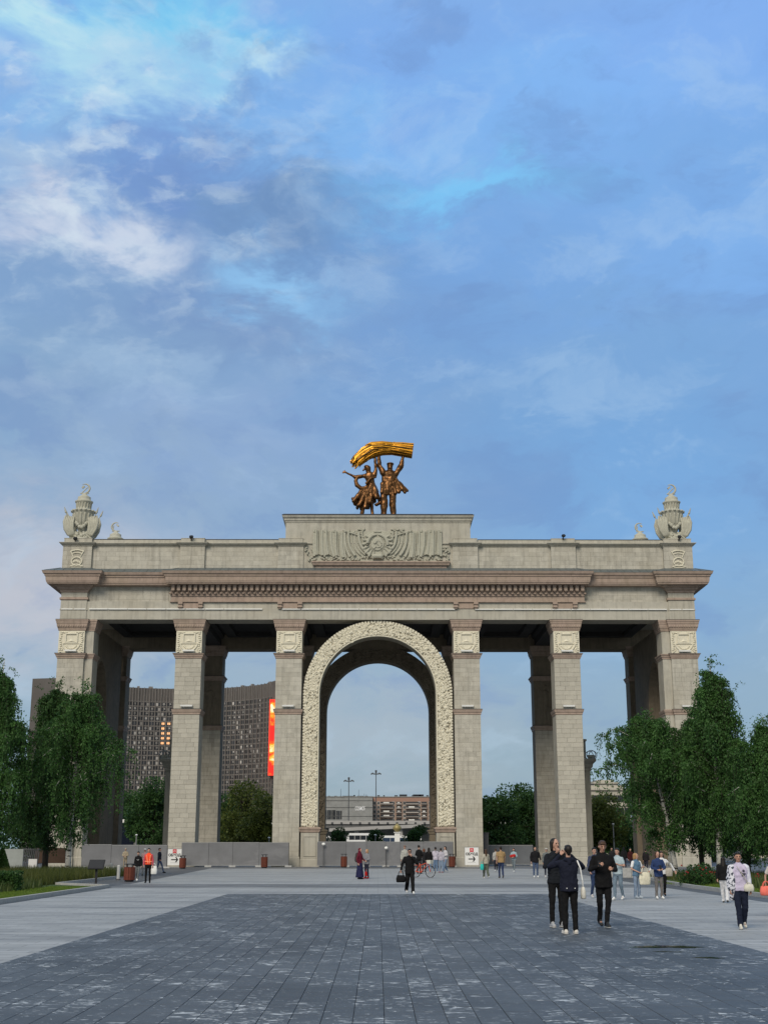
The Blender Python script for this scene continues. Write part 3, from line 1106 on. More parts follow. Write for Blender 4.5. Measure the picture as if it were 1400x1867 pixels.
def relief():
    r_ = random.Random(21)
    mb = MB()
    yf, z0, z1 = 0.06, 28.76, 31.95
    cx_ = -0.05
    mb.box(-6.1, 6.1, 0.08, 0.165, z0, z1 - .1)
    # hanging banners: folds that fall and swing out at the hem
    for s in (-1, 1):
        for g, (xa, xb, curve) in enumerate(((1.5, 3.2, -1.3), (3.3, 4.3, -.25), (4.4, 5.2, -.5), (5.25, 6.2, -.1))):
            n = 6
            for k in range(n):
                t = k / (n - 1)
                x = xa + (xb - xa) * t
                pts = []
                for j in range(9):
                    u = j / 8
                    xx = x + curve * (u ** 3) * (0.4 + .6 * (1 - t)) * (.8 if g else 1)
                    zz = z1 - .15 - .15 * math.sin(3 * t + g) - (2.55 - .35 * math.sin(math.pi * t) * (1 if g == 0 else .2)) * u
                    pts.append((cx_ + s * xx, yf - .10 - .05 * math.sin(k * 2.1), zz))
                mb.tube(pts, [.08 + .05 * math.sin(k * 1.7) + .05 * (j / 8) for j in range(9)], 6, .9)
            pole = [(cx_ + s * (xa - .9), yf - .06, z1 - 1.0), (cx_ + s * (xb - .1), yf - .16, z1 + .05)]
            if g == 0:
                mb.tube([(cx_ + s * 1.35, yf - .14, z1 - .75), (cx_ + s * 3.4, yf - .16, z1 - .05)], .06, 6)
            mb.cap((cx_ + s * xb, yf - .14, z1 - .2), (cx_ + s * xb, yf - .14, z1 + .02), .10, .05, 6)
        # flat field of the big flag
        mb.box(*sorted((cx_ + s * 1.3, cx_ + s * 3.1)), yf - .02, yf + .03, z0 + .9, z1 - .55)
        for k in range(16):      # leaves at the outer ends and over the top
            mb.ell((cx_ + s * r_.uniform(6.2, 7.0), yf - .02, z0 + r_.uniform(.1, 1.5)), (.19, .10, .08), Matrix.Rotation(r_.uniform(0, 3), 3, 'Y'), 6, 4)
        for k in range(14):
            mb.ell((cx_ + s * r_.uniform(1.3, 2.9), yf - .03, z1 - r_.uniform(-.1, .45)), (.2, .10, .07), Matrix.Rotation(r_.uniform(0, 3), 3, 'Y'), 6, 4)
    for k in range(90):          # fruit and ears along the foot
        x = r_.uniform(-6.3, 6.3)
        mb.ell((cx_ + x, yf - .05, z0 + .10 + r_.uniform(0, .28) + (.2 if abs(x) < 1.6 else 0)), (r_.uniform(.1, .24), .12, r_.uniform(.07, .12)), Matrix.Rotation(r_.uniform(-1, 1), 3, 'Y'), 6, 4)
    o = mb.build('banner_relief', GREYREL, ctr)
    # round emblem: ears of wheat round a disc with hammer and sickle
    mb = MB()
    ez = 30.45
    mb.lathe((0, 0, 0), [(1.30, 0), (1.30, .10), (1.22, .16)], 40)
    for s in (-1, 1):
        for k in range(7):
            t = -1.15 + k * .32
            a0 = Vector((s * .88 * math.cos(t), .88 * math.sin(t), .2))
            a1 = Vector((s * 1.42 * math.cos(t - .12), 1.42 * math.sin(t - .12), .2))
            mb.cap(a0, a1, .09, .12, 6)
        w_ = [(s * .98 * math.cos(t), .98 * math.sin(t), .22) for t in [-.1 + .2 * j for j in range(9)]]
        mb.tube(w_, [.2, .22, .22, .21, .2, .18, .16, .13, .08], 8, .8)
        mb.tube([(s * .74 * math.cos(-1.2 + .28 * j), .74 * math.sin(-1.2 + .28 * j), .2) for j in range(9)], .045, 6)
    mb.cap((-.3, -1.2, .2), (.3, -1.2, .2), .24, .24, 8)
    mb.cap((-.28, 1.28, .16), (.28, 1.28, .16), .10, .10, 8)
    mb.lathe((0, 0, 0), [(.66, .14), (.66, .24), (.58, .30)], 28)
    # sickle and hammer
    mb.tube([(.05 + .34 * math.cos(t), .02 + .34 * math.sin(t), .33) for t in [-2.2 + .34 * j for j in range(12)]], [.03, .05, .06, .065, .07, .07, .07, .065, .06, .05, .03, .02], 6)
    mb.cap((-.16, -.25, .33), (-.32, -.42, .33), .06, .06, 6)
    mb.cap((.34, -.36, .35), (-.16, .20, .35), .05, .05, 6)
    mb.obox((-.20, .22, .35), (.20, .09, .07), Matrix.Rotation(math.radians(48), 3, 'Z'))
    e = mb.build('emblem', GREYREL, ctr)
    e.location = (-0.05, 0.02, ez)
    e.rotation_euler = (math.pi / 2, 0, 0)


relief()

# ceiling of the hall, coffered between beams
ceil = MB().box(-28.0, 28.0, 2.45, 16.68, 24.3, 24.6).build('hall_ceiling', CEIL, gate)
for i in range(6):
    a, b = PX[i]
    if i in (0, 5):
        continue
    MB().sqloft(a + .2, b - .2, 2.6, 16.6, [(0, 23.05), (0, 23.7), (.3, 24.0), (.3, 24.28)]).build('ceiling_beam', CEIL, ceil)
mb = MB()
for i in range(5):
    a, b = PX[i][1] + .6, PX[i + 1][0] - .6
    for (u, v, p, q) in ((a, b, 3.2, 4.2), (a, b, 15.0, 16.0), (a, a + 1.0, 4.202, 14.998), (b - 1.0, b, 4.202, 14.998)):
        mb.box(u, v, p, q, 23.85, 24.298)
mb.build('coffer_frame', CEIL, ceil)
gr_floor = MB().box(-33, 33, -1.2, 20.0, 0.0, 0.03).build('gate_floor', BAND, gate)

# ------------------------------------------------------------------ statue group on the gate
SYD = D0 + 3.6
SZ = 33.575


def sp(px, py, dy=0.0):
    p = at(px, py, SYD)
    return Vector((p[0], p[1] + dy, p[2]))


sc0 = sp(689, 936)
statue = empty('statue', (sc0.x, SYD, SZ), 'dark bronze man and woman lifting a golden sheaf, on top of the gate', 'statue')


def sl_(p, q=None):
    return Vector(p) - Vector(statue.location)


def spl(px, py, dy=0.0):
    return sl_(sp(px, py, dy))


U = 0.0535                     # metres per photograph pixel at the statue
mb = MB()
# man, seen from behind: legs, long coat, raised arms, cap
foot = lambda px, dy=0: Vector((spl(px, 930).x, dy, 0.02))
mb.cap(spl(699.5, 900), spl(700.2, 936), 6.84 * U, 5.93 * U, 12)
mb.cap(spl(700.2, 936), foot(700), 5.93 * U, 5.24 * U, 12)
mb.cap(spl(716, 900), spl(717, 936), 7.07 * U, 5.93 * U, 12)
mb.cap(spl(717, 936), foot(717.5, -.25), 5.93 * U, 5.24 * U, 12)
mb.cap(foot(700, .1) + Vector((0, 0, .1)), foot(699, .85) + Vector((0, 0, .1)), .26, .22, 10)
mb.cap(foot(717.5, -.1) + Vector((0, 0, .1)), foot(718.5, .7) + Vector((0, 0, .1)), .26, .22, 10)
mb.cap(spl(711.4, 849), spl(711.4, 853, -.05), 6.16 * U, 5.70 * U, 12)
mb.cap(spl(711.4, 854), spl(711.4, 864), 3.88 * U, 4.56 * U, 10)
mb.cap(spl(700, 865), spl(691.5, 849), 5.70 * U, 5.02 * U, 10)
mb.cap(spl(691.5, 849), spl(690.3, 834), 5.02 * U, 4.10 * U, 10)
mb.cap(spl(690.3, 834), spl(690.5, 829), 3.65 * U, 3.42 * U, 8)
mb.cap(spl(722, 865), spl(731.5, 848), 5.70 * U, 5.02 * U, 10)
mb.cap(spl(731.5, 848), spl(733.6, 836), 5.02 * U, 4.10 * U, 10)
mb.cap(spl(733.6, 835), spl(735.5, 829), 3.42 * U, 3.42 * U, 8)
for a, b, r1, r2 in (((711, 868), (710, 884), 11.5, 11.5), ((703, 866), (701, 894), 6.5, 6.2), ((719, 866), (719, 892), 6.0, 6.5)):
    mb.cap(spl(*a), spl(*b), r1 * 1.1 * U, r2 * 1.1 * U, 14, .62)
man = mb.build('man_figure', BRONZE, statue)
queue(man, 0.06, 3, folds=3)
mb = MB()          # cap
mb.ell(spl(711.4, 846.0), (7.30 * U, 7.52 * U, 3.0 * U), None, 12, 6)
mb.ell(spl(711.4, 848.0, .35), (5.24 * U, 3.65 * U, 1.0 * U), None, 10, 5)
mb.build('cap', BRONZE, man, True)
# coat skirts blown to the right, with folds
mb = MB()
fold = [((697, 884), (695.5, 899), 4.0, 3.4), ((702, 884), (701, 901), 3.6, 3.6), ((707, 884), (706.5, 902), 3.4, 3.2), ((712, 884), (713, 902), 3.4, 3.4),
        ((717, 882), (720, 900), 3.6, 3.4), ((721, 880), (727, 897), 4.0, 3.6), ((723, 876), (733, 893), 4.0, 3.8), ((727, 880), (742, 896), 3.6, 3.0), ((733, 890), (738, 899), 3.6, 3.0)]
for k, (a, b, r1, r2) in enumerate(fold):
    mb.cap(spl(*a, -.25 + .06 * (k % 2)), spl(*b, -.32 + .1 * (k % 2)), r1 * 1.1 * U, r2 * 1.1 * U, 10, .8)
queue(mb.build('coat_skirt', BRONZE, man), 0.05, 2, folds=3)
# woman: head scarf, one arm out, one arm up, wide blown skirt
mb = MB()
mb.cap(spl(671, 854), spl(671, 858), 5.70 * U, 5.24 * U, 12)
mb.cap(spl(671.5, 860), spl(672, 866), 3.19 * U, 3.88 * U, 10)
mb.cap(spl(664, 868), spl(681, 867), 5.24 * U, 5.24 * U, 12, .8)
mb.cap(spl(673, 869), spl(677, 884), 10.26 * U, 6.84 * U, 14, .66)
mb.cap(spl(663, 868), spl(648, 870.5, -.1), 4.33 * U, 3.42 * U, 10)
mb.cap(spl(648, 870.5, -.1), spl(631, 862.5, -.2), 3.42 * U, 2.51 * U, 10)
for k, (dx, dy_) in enumerate(((-6, -3.4), (-7, -1.0), (-6.6, 1.2), (-2.5, -4.6))):
    mb.cap(spl(631, 862.5, -.2), spl(631 + dx, 862.5 + dy_, -.2), 1.5 * U, .8 * U, 8)
mb.cap(spl(682.5, 867), spl(685, 856), 4.56 * U, 3.65 * U, 10)
mb.cap(spl(685, 856), spl(683.5, 832), 3.53 * U, 2.74 * U, 10)
mb.cap(spl(683.5, 832), spl(683.8, 828.5), 2.74 * U, 2.28 * U, 8)
mb.cap(spl(663, 915), spl(660, 936), 4.10 * U, 3.19 * U, 10)
mb.cap(spl(660, 936), foot(659), 3.19 * U, 2.51 * U, 10)
mb.cap(spl(677, 915), spl(679, 936), 4.10 * U, 3.19 * U, 10)
mb.cap(spl(679, 936), foot(680, -.3), 3.19 * U, 2.51 * U, 10)
mb.cap(foot(659, 0) + Vector((0, 0, .1)), foot(657, .6) + Vector((0, 0, .08)), .2, .16, 8)
mb.cap(foot(680, -.3) + Vector((0, 0, .1)), foot(679, .3) + Vector((0, 0, .08)), .2, .16, 8)
wom = mb.build('woman_figure', BRONZE, statue)
queue(wom, 0.055, 3, folds=2)
mb = MB()
mb.ell(spl(669.6, 852.2), (6.84 * U, 6.16 * U, 4.4 * U), Matrix.Rotation(.35, 3, 'Y'), 12, 6)
mb.cap(spl(664.5, 855.5), spl(662, 857.8), 2.28 * U, 1.37 * U, 8)
mb.build('head_scarf', BRONZE, wom, True)
mb = MB()
for k in range(15):
    t = k / 14
    a = spl(671 + 12 * t, 884 + 1.5 * math.sin(k), -.35 + .7 * abs(t - .5))
    b = spl(645 + 47 * t, 910 + 18 * math.sin(math.pi * min(1, t * 1.05 + .12)) - 2.5 * (k % 2), -.55 + 1.1 * (k % 3) / 2)
    mid = (a + b) / 2 + Vector((0, 0, .12))
    mb.cap(a, mid, 3.42 * U, 4.45 * U, 10)
    mb.cap(mid, b, 3.9 * U, (3.6 + 1.4 * (k % 2)) * U, 10)
mb.cap(spl(652, 918), spl(643, 909), 3.65 * U, 2.96 * U, 10)
mb.cap(spl(660, 925), spl(649, 921), 3.42 * U, 2.74 * U, 10)
mb.cap(spl(686, 920), spl(693, 916), 3.88 * U, 2.74 * U, 10)
queue(mb.build('blown_skirt', BRONZE, wom), 0.05, 2, folds=3)
mb = MB()          # loop of cloth at her side
lp = [(661, 868), (652, 870), (648.5, 877), (650.5, 885), (658, 891), (666, 890), (672, 884)]
mb.tube([spl(*p, -.15) for p in lp], [2.96 * U, 3.88 * U, 3.8 * U, 4.56 * U, 4.33 * U, 3.6 * U, 2.6 * U], 10, .7)
mb.tube([spl(667, 884, -.3), spl(676, 874, -.4), spl(686, 871, -.3)], [2.96 * U, 2.96 * U, 2.2 * U], 8)
queue(mb.build('cloth_sash', BRONZE, wom), 0.05, 2)
# sheaf of golden straw
mb = MB()
path = [spl(*p) for p in ((752.5, 822), (733, 819.5), (715, 818), (697, 817.5), (680, 820), (666, 827.5), (651, 840))]
hw = [13.2, 12.4, 11.2, 12.8, 13.8, 12.6, 10.0]


def straw_path(a, r_, wob):
    out = []
    for k, p in enumerate(path):
        d = (path[min(k + 1, 6)] - path[max(k - 1, 0)]).normalized()
        s = Vector((0, 1, 0))
        u = d.cross(s)
        rr = hw[k] * U * r_
        out.append(p + s * rr * math.cos(a + wob * k) * 1.05 + u * rr * math.sin(a + wob * k))
    return out


rs = random.Random(4)
for k in range(230):
    a = rs.uniform(0, 6.283)
    r_ = math.sqrt(rs.uniform(.35, 1.12))
    pts = straw_path(a, r_, rs.uniform(-.16, .16))
    n_end = rs.choice((5, 6, 7, 7))
    pts = pts[:n_end]
    d = (pts[-1] - pts[-2]).normalized()
    pts.append(pts[-1] + d * rs.uniform(.1, .6) + Vector((rs.uniform(-.12, .12), rs.uniform(-.2, .2), rs.uniform(-.3, .02))))
    mb.val = -0.30 if rs.random() < .36 else rs.uniform(.15, .95)
    rr = rs.uniform(.035, .075)
    mb.tube(pts, [rr] * (len(pts) - 2) + [rr * 1.7, rr * .6], 5)
mb.val = -0.32
core_pts = [p.copy() for p in path]
mb.tube(core_pts, [h * U * .72 for h in hw], 10)
mb.build('straw_sheaf', GOLD, statue, kind='stuff')
mb = MB()
for px_ in (704, 719):
    p = spl(px_, 816.6)
    mb.tube([p + Vector((.05 * math.sin(t * 2), .60 * math.cos(t), .585 * math.sin(t))) for t in [2 * math.pi * j / 16 for j in range(17)]], .075, 6)
mb.build('straw_binding', GOLD, statue)


# ------------------------------------------------------------------ urns with banners, small finials
def sickle_emblem(mb, c, s, mir=1):
    c = Vector(c)
    mb.tube([c + Vector((mir * s * .95 * math.cos(t), 0, s * .95 * math.sin(t) + s * .9)) for t in [-1.5 + .31 * j for j in range(13)]],
            [s * q for q in (.12, .16, .19, .2, .21, .21, .2, .19, .17, .14, .11, .08, .04)], 6)
    mb.cap(c + Vector((-.7 * s, 0, -.15 * s)), c + Vector((.5 * s * mir, 0, 1.1 * s)), s * .11, s * .11, 6)
    mb.obox(c + Vector((-.35 * s * mir, 0, 1.2 * s)), (s * .32, s * .16, s * .18), Matrix.Rotation(-.8 * mir, 3, 'Y'))
    mb.cap(c + Vector((-.75 * s, 0, -.1 * s)), c + Vector((.75 * s, 0, -.1 * s)), s * .13, s * .13, 6)


def urn(loc, label, mir):
    root = empty('banner_urn', loc, label, 'urn', 'carved urns on the gate parapet')
    mb = MB()
    mb.lathe((0, 0, 0), [(1.15, 0), (1.15, .18), (.75, .3), (.55, .7), (.42, 1.0), (.5, 1.2), (.74, 1.6), (.9, 2.2), (.98, 2.7), (1.1, 2.92), (1.16, 3.02), (1.0, 3.12),
                         (.74, 3.2), (.66, 3.5), (.72, 3.85), (.86, 3.95), (.9, 4.08), (.7, 4.16), (.62, 4.4), (.64, 4.52), (.5, 4.6), (.3, 4.75), (.16, 4.95)], 24)
    for k in range(16):
        t = 2 * math.pi * k / 16
        mb.cap((.78 * math.cos(t), .78 * math.sin(t), 1.75), (.98 * math.cos(t), .98 * math.sin(t), 2.65), .08, .11, 6)
        mb.ell((1.1 * math.cos(t), 1.1 * math.sin(t), 3.03), (.17, .17, .12), None, 6, 4)
        mb.cap((.68 * math.cos(t), .68 * math.sin(t), 3.3), (.74 * math.cos(t), .74 * math.sin(t), 3.85), .07, .07, 5)
    for k in range(10):
        t = math.pi * (1 + k / 9)
        mb.ell((.62 * math.cos(t), -.45 + .4 * math.sin(t), 1.5 + .25 * math.sin(k)), (.2, .16, .2), None, 6, 4)
    mb.build('vessel', CREAM_G, root, True)
    for s, az_ in ((-1, -.9), (1, -.75), (1, .4), (-1, .5)):
        mb = MB()
        for k in range(6):
            u = k / 5
            y = az_ * (.85 + .1 * u)
            mb.tube([(s * (.72 + .80 * u), y, 2.35 + .12 * u), (s * (.80 + .84 * u), y * 1.1, 1.75 + .05 * u), (s * (.80 + .72 * u), y * 1.1 - .05 * (k % 2), 1.05),
                     (s * (.66 + .52 * u), y, .62 - .12 * u), (s * (.46 + .35 * u), y * .8, .42 - .1 * u)],
                    [.07, .13, .16 - .03 * (k % 2), .14, .08], 6, .9)
        mb.build('banner', CREAM_G, root, True)
        mb = MB()
        mb.cap((s * 1.0, az_ * .8, 1.5), (s * (1.5 if az_ < 0 else 1.65), az_ * 1.1, 2.75), .055, .05, 6)
        mb.cap((s * (1.5 if az_ < 0 else 1.65), az_ * 1.1, 2.75), (s * (1.66 if az_ < 0 else 1.84), az_ * 1.15, 3.25), .11, .03, 6)
        mb.build('spear', CREAM_G, root)
    mb = MB()
    for k in range(14):
        t = math.pi * (1 + k / 13)
        mb.ell((.95 * math.cos(t), .75 * math.sin(t), .3 + .12 * (k % 3)), (.24, .2, .16), None, 6, 4)
    for s in (-1, 1):
        mb.cap((s * .3, -.7, .75), (s * 1.05, -.6, .16), .13, .1, 6)
        mb.cap((s * .55, -.6, .8), (s * .35, -.8, .15), .11, .1, 6)
    mb.build('foot_ornament', CREAM_G, root)
    mb = MB()
    sickle_emblem(mb, (0, 0, 5.0), .50, mir)
    mb.build('emblem', CREAM_G, root)
    return root


CREAM_G = mat('weathered_cream', (0.42, 0.41, 0.34), 0.85, 0.16, 3.0, 0.2, 20)
urn((GX - 29.37, D0 + 1.55, 31.12), 'carved urn with banners and spears above the gate end behind the white-trunked birch', 1)
urn((GX + 29.37, D0 + 1.55, 31.12), 'carved urn with banners and spears above the gate end nearest the tallest birch', 1)


urn((GX - 29.37, D0 + 17.3, 31.12), 'far urn on the hotel side, only its sickle top shows above the parapet', -1)
urn((GX + 29.37, D0 + 17.3, 31.12), 'far urn on the tall birch side, only its sickle top shows above the parapet', -1)
# lamps along the parapet
for px, py, Y, lb in ((138, 984, D0 - .1, 'tiny black floodlight under the urn above the lectern side'), (349, 981, D0 - .1, 'tiny black floodlight on the parapet between urn and raised centre, lectern side'),
                      (1026, 979, D0 - .1, 'tiny black floodlight on the parapet between urn and raised centre, tall birch side'), (1237, 981, D0 - .1, 'tiny black floodlight under the urn above the tall birch')):
    p = at(px, py, Y)
    root = empty('parapet_lamp', p, lb, 'lamp', 'floodlights on the parapet')
    MB().bar((0, .25, -.25), (0, -.15, 0), .05).build('arm', BLACK, root)
    MB().bar((-.10, -.25, .05), (.16, -.05, .12), .11).build('lamp_head', BLACK, root)


# ------------------------------------------------------------------ ornamental columns behind the gate
def pylon(px_edge, s, label):
    Y = D0 + 23
    cx_ = s * 22.75
    root = empty('ornamental_column', (cx_, Y, 0), label, 'column', 'columns with ring ornaments behind the gate')
    MB().sqloft(-.75, .75, -.75, .75, [(.15, 0), (.15, .8), (.05, .9), (0, 1.0), (0, 10.0)]).build('shaft', STONE, root)
    MB().sqloft(-.75, .75, -.75, .75, [(0, 9.9), (.10, 10.0), (.10, 10.2), (.25, 10.4), (.3, 10.7), (.6, 11.0), (.62, 11.25), (.1, 11.32)]).build('capital', STONE, root)
    MB().sqloft(s * .12 - .3, s * .12 + .3, -.3, .3, [(0, 11.3), (0, 13.2), (.12, 13.3), (.12, 13.45), (0, 13.5)]).build('post', STONE, root)
    mb = MB()
    for (c, r_) in (((s * 1.0, -.3), .5), ((s * 1.25, .1), .45), ((s * .9, .5), .45)):
        mb.tube([(c[0] + r_ * math.cos(t), c[1], 11.75 + r_ * math.sin(t)) for t in [2 * math.pi * j / 16 for j in range(17)]], .04, 6)
    mb.build('ring_ornament', BRONZE2, root)
    mb = MB()
    mb.lathe((s * .9, -.5, 11.3), [(.1, 0), (.3, .1), (.42, .35), (.46, .4)], 12)
    mb.lathe((s * 1.15, .3, 11.3), [(.1, 0), (.3, .1), (.42, .35), (.46, .4)], 12)
    mb.build('bowl', CREAM_G, root)


BRONZE2 = mat('grey_metal', (0.22, 0.22, 0.21), 0.5, 0.15, metal=0.5)
pylon(300, -1, 'pale column with ring ornament half hidden behind the gate pier on the hotel side')
pylon(1078, 1, 'pale column with ring ornament half hidden behind the gate pier by the birches')

# ------------------------------------------------------------------ hoardings of grey panels
HOARD = mat('grey_hoarding_panel', (0.165, 0.168, 0.178), 0.6, 0.16, 0.8, 0.1, 8, objvar=0.07,
            extra=streaks(0.35, .5, .9, .5, .7, (0.26, 0.26, 0.27)))
HOARDD = mat('dark_hoarding_panel', (0.115, 0.125, 0.14), 0.6, 0.18, 0.8, 0.1, 8, objvar=0.1)
STEEL = mat('dark_steel', (0.07, 0.072, 0.078), 0.5, 0.1)
FEET = mat('concrete_foot', (0.42, 0.42, 0.41), 0.9, 0.15)


def hoarding(xs, top, bot, Y, label, m_=HOARD, posts=True, y_right=None):
    """panels between photograph columns xs, standing on the ground at distance Y"""
    p0 = at(xs[0], bot, Y)
    root = empty('hoarding', (p0[0], Y, 0), label, 'fence', 'grey site hoardings across the gate openings')
    for k in range(len(xs) - 1):
        a, b = at(xs[k], bot, Y)[0] - p0[0], at(xs[k + 1], bot, Y)[0] - p0[0]
        z1 = at(xs[k], top, Y)[2] + random.uniform(-.03, .03)
        tl = random.uniform(-.01, .01)
        mb = MB()
        mb.box(a + .012, b - .012, -.02 + tl, .02 + tl, .14, z1)
        mb.build('panel', m_, root)
        for zr in (z1 - .07, .15):
            MB().box(a + .015, b - .015, -.035 + tl, -.021 + tl, zr, zr + .06).build('rail', FEETG, root)
        if posts:
            MB().box(b - .03, b + .03, .022, .09, 0, z1 - .02).box(b - .03, b + .03, .0, 0.9, 0, .06).build('post', STEEL, root)
            MB().box(b - .3, b + .3, -.25, .0, 0.03, .16).build('base_block', FEET, root)
    return root


FEETG = mat('galvanised_rail', (0.26, 0.265, 0.27), 0.5, 0.1)
YH = D0 - 1.9
hoarding([148, 202, 252, 304], 1540, 1583, YH - 7, 'grey hoarding behind the red litter bin and the orange vest')
hoarding([330, 380, 424, 472, 526], 1536, 1582, YH, 'grey hoarding between the first white detour sign and the arch')
hoarding([578, 631, 668, 703, 730, 772, 826], 1534, 1581, YH, 'grey hoarding closing the foot of the central arch')
hoarding([882, 928, 972], 1541, 1579, D0 + 6, 'dark grey hoarding between the second white detour sign and a gate pier', HOARDD)
MB_ = MB().box(-.25, .25, -.2, .2, 0, 3.0).box(-.3, .3, -.25, .25, 3.002, 3.1)
o = MB_.build('gate_post', STEEL)
o.location = (at(886, 1570, D0 + 2)[0], D0 + 2, 0)
tag(o, 'dark square post standing beside the dark hoarding', 'post')

# round lamp on top of hoarding etc.
for px, py, lb in ((590, 1540, 'small white round lamp on the arch hoarding, beside the arch pedestal'), (704, 1547, 'small white lamp on a thin stand before the middle of the arch hoarding')):
    p = at(px, py, YH - .3)
    root = empty('work_lamp', (p[0], YH - .3, 0), lb, 'lamp', 'work lamps by the arch hoarding')
    MB().lathe((0, 0, 0), [(.03, 0), (.03, p[2])], 8).build('stand', STEEL, root)
    MB().lathe((0, 0, 0), [(.28, 0), (.28, .05), (.05, .1)], 12).build('foot', STEEL, root)
    MB().ell((0, -.04, p[2] + .05), (.17, .08, .13)).build('lamp_head', WHITE, root, True)

# ------------------------------------------------------------------ white detour signs
SIGNW = mat('sign_white', (0.74, 0.74, 0.73), 0.6, 0.03)
SIGNR = mat('sign_red', (0.55, 0.03, 0.04), 0.6, 0.03)
INK = mat('sign_ink', (0.012, 0.012, 0.014), 0.6, 0.02)


def text_mesh(body, size, m_, parent, loc, rot=(math.pi / 2, 0, 0), name='lettering', extrude=0.006, align='CENTER', bold=0.0):
    cu = bpy.data.curves.new(name, 'FONT')
    cu.body = body
    cu.size = size
    cu.align_x = align
    cu.align_y = 'CENTER'
    cu.extrude = extrude
    cu.offset = bold
    t_ = bpy.data.objects.new(name + '_tmp', cu)
    COL.objects.link(t_)
    bpy.context.view_layer.update()
    me = bpy.data.meshes.new_from_object(t_.evaluated_get(bpy.context.evaluated_depsgraph_get()))
    bpy.data.objects.remove(t_)
    me.materials.clear()
    o = link(name, me, m_, parent)
    o.location = loc
    o.rotation_euler = rot
    return o


def detour(px, ptop, pbot, label, w=1.22):
    g = gr(px, pbot)
    Y = min(g[1], D0 - 3.0)
    x = at(px, pbot, Y)[0]
    h = at(px, ptop, Y)[2]
    root = empty('detour_sign', (x, Y, 0), label, 'sign', 'white detour signs by the gate piers')
    MB().box(-w / 2, w / 2, -.03, .03, .22, h).build('board', SIGNW, root)
    MB().box(-w / 2 - .03, w / 2 + .03, -.04, .04, h + .002, h + .04).box(-w / 2 - .03, -w / 2 - .002, -.04, .04, .0, h).box(w / 2 + .002, w / 2 + .03, -.04, .04, .0, h).build('frame', FEETG, root)
    MB().box(-w / 2, w / 2, -.35, .35, 0.005, .08).build('foot', FEETG, root)
    hb = h - .22
    mb = MB()
    mb.box(-.17, .17, -.042, -.031, h - hb * .26, h - hb * .26 + .34)
    mb.build('red_mark', SIGNR, root)
    e = MB()
    cz = h - hb * .26 + .17
    for k in range(8):
        t = math.pi * k / 4
        e.bar((.04 * math.cos(t), -.045, cz + .04 * math.sin(t)), (.12 * math.cos(t), -.045, cz + .12 * math.sin(t)), .022, .004)
    e.build('mark_star', mat('sign_pink', (.72, .42, .42), .6), root)
    text_mesh('ОБХОД', .30, INK, root, (0, -.036, h - hb * .385), bold=.012)
    a = MB()
    az_ = h - hb * .66
    a.box(-.30, .20, -.042, -.031, az_ - .045, az_ + .045)
    a.add([(.06, -.042, az_ + .22), (.18, -.042, az_ + .22), (.34, -.042, az_), (.18, -.042, az_ - .22), (.06, -.042, az_ - .22), (.21, -.042, az_),
           (.06, -.031, az_ + .22), (.18, -.031, az_ + .22), (.34, -.031, az_), (.18, -.031, az_ - .22), (.06, -.031, az_ - .22), (.21, -.031, az_)],
          [(0, 5, 2, 1), (5, 4, 3, 2), (0, 1, 7, 6), (1, 2, 8, 7), (2, 3, 9, 8), (3, 4, 10, 9), (4, 5, 11, 10), (5, 0, 6, 11)])
    a.build('arrow', INK, root)
    MB().box(-.36, .36, -.036, -.031, h - hb * .86, h - hb * .86 + .012).build('small_print', INK, root)
    return root


detour(318, 1548, 1582, 'white detour sign with black arrow before the gate pier on the hotel side')
detour(860, 1545, 1580, 'white detour sign with black arrow before the gate pier right of the arch')

# ------------------------------------------------------------------ litter bins
BINW = mat('red_brown_slats', (0.13, 0.035, 0.02), 0.6, 0.2, 6, objvar=.2)


def litter_bin(px, ptop, pbot, label):
    g = gr(px, pbot)
    h = at(px, ptop, g[1])[2]
    root = empty('litter_bin', (g[0], g[1], 0), label, 'litter bin', 'red-brown slatted litter bins')
    r_ = .27
    n = 14
    me = MB().box(-.055, .055, -.015, .015, .10, h * .82).mesh('slat')
    me.materials.append(BINW)
    MB().lathe((0, 0, 0), [(r_ - .03, .02), (r_ - .03, h * .80)], 16).build('inner_drum', BLACK, root)
    for k in range(n):
        t = 2 * math.pi * k / n
        o_ = bpy.data.objects.new('slat', me)
        COL.objects.link(o_)
        o_.parent = root
        o_.location = (r_ * math.cos(t), r_ * math.sin(t), 0)
        o_.rotation_euler = (0, 0, t + math.pi / 2)
    MB().lathe((0, 0, 0), [(r_ + .02, h * .965), (r_ + .02, h), (r_ - .08, h + .012)], 16).build('lid', BLACK, root)
    mb = MB()
    for k in range(4):
        t = 2 * math.pi * (k + .5) / 4
        mb.bar((.2 * math.cos(t), .2 * math.sin(t), h * .80), (.2 * math.cos(t), .2 * math.sin(t), h * .965), .018)
    mb.build('lid_posts', BLACK, root)
    MB().box(-.12, .12, -.12, .12, 0, .1).build('foot', BLACK, root)


litter_bin(236, 1575, 1608, 'nearest red-brown slatted bin, beside the man in grey trousers')
litter_bin(333, 1560, 1584, 'dark red-brown bin beside the first white detour sign')
litter_bin(482, 1558, 1583, 'slim red-brown bin before the hoarding left of the arch')
litter_bin(627, 1557, 1582, 'red-brown bin before the hoarding inside the central arch')
litter_bin(824, 1557, 1582, 'red-brown bin at the foot of the arch pedestal near the second detour sign')

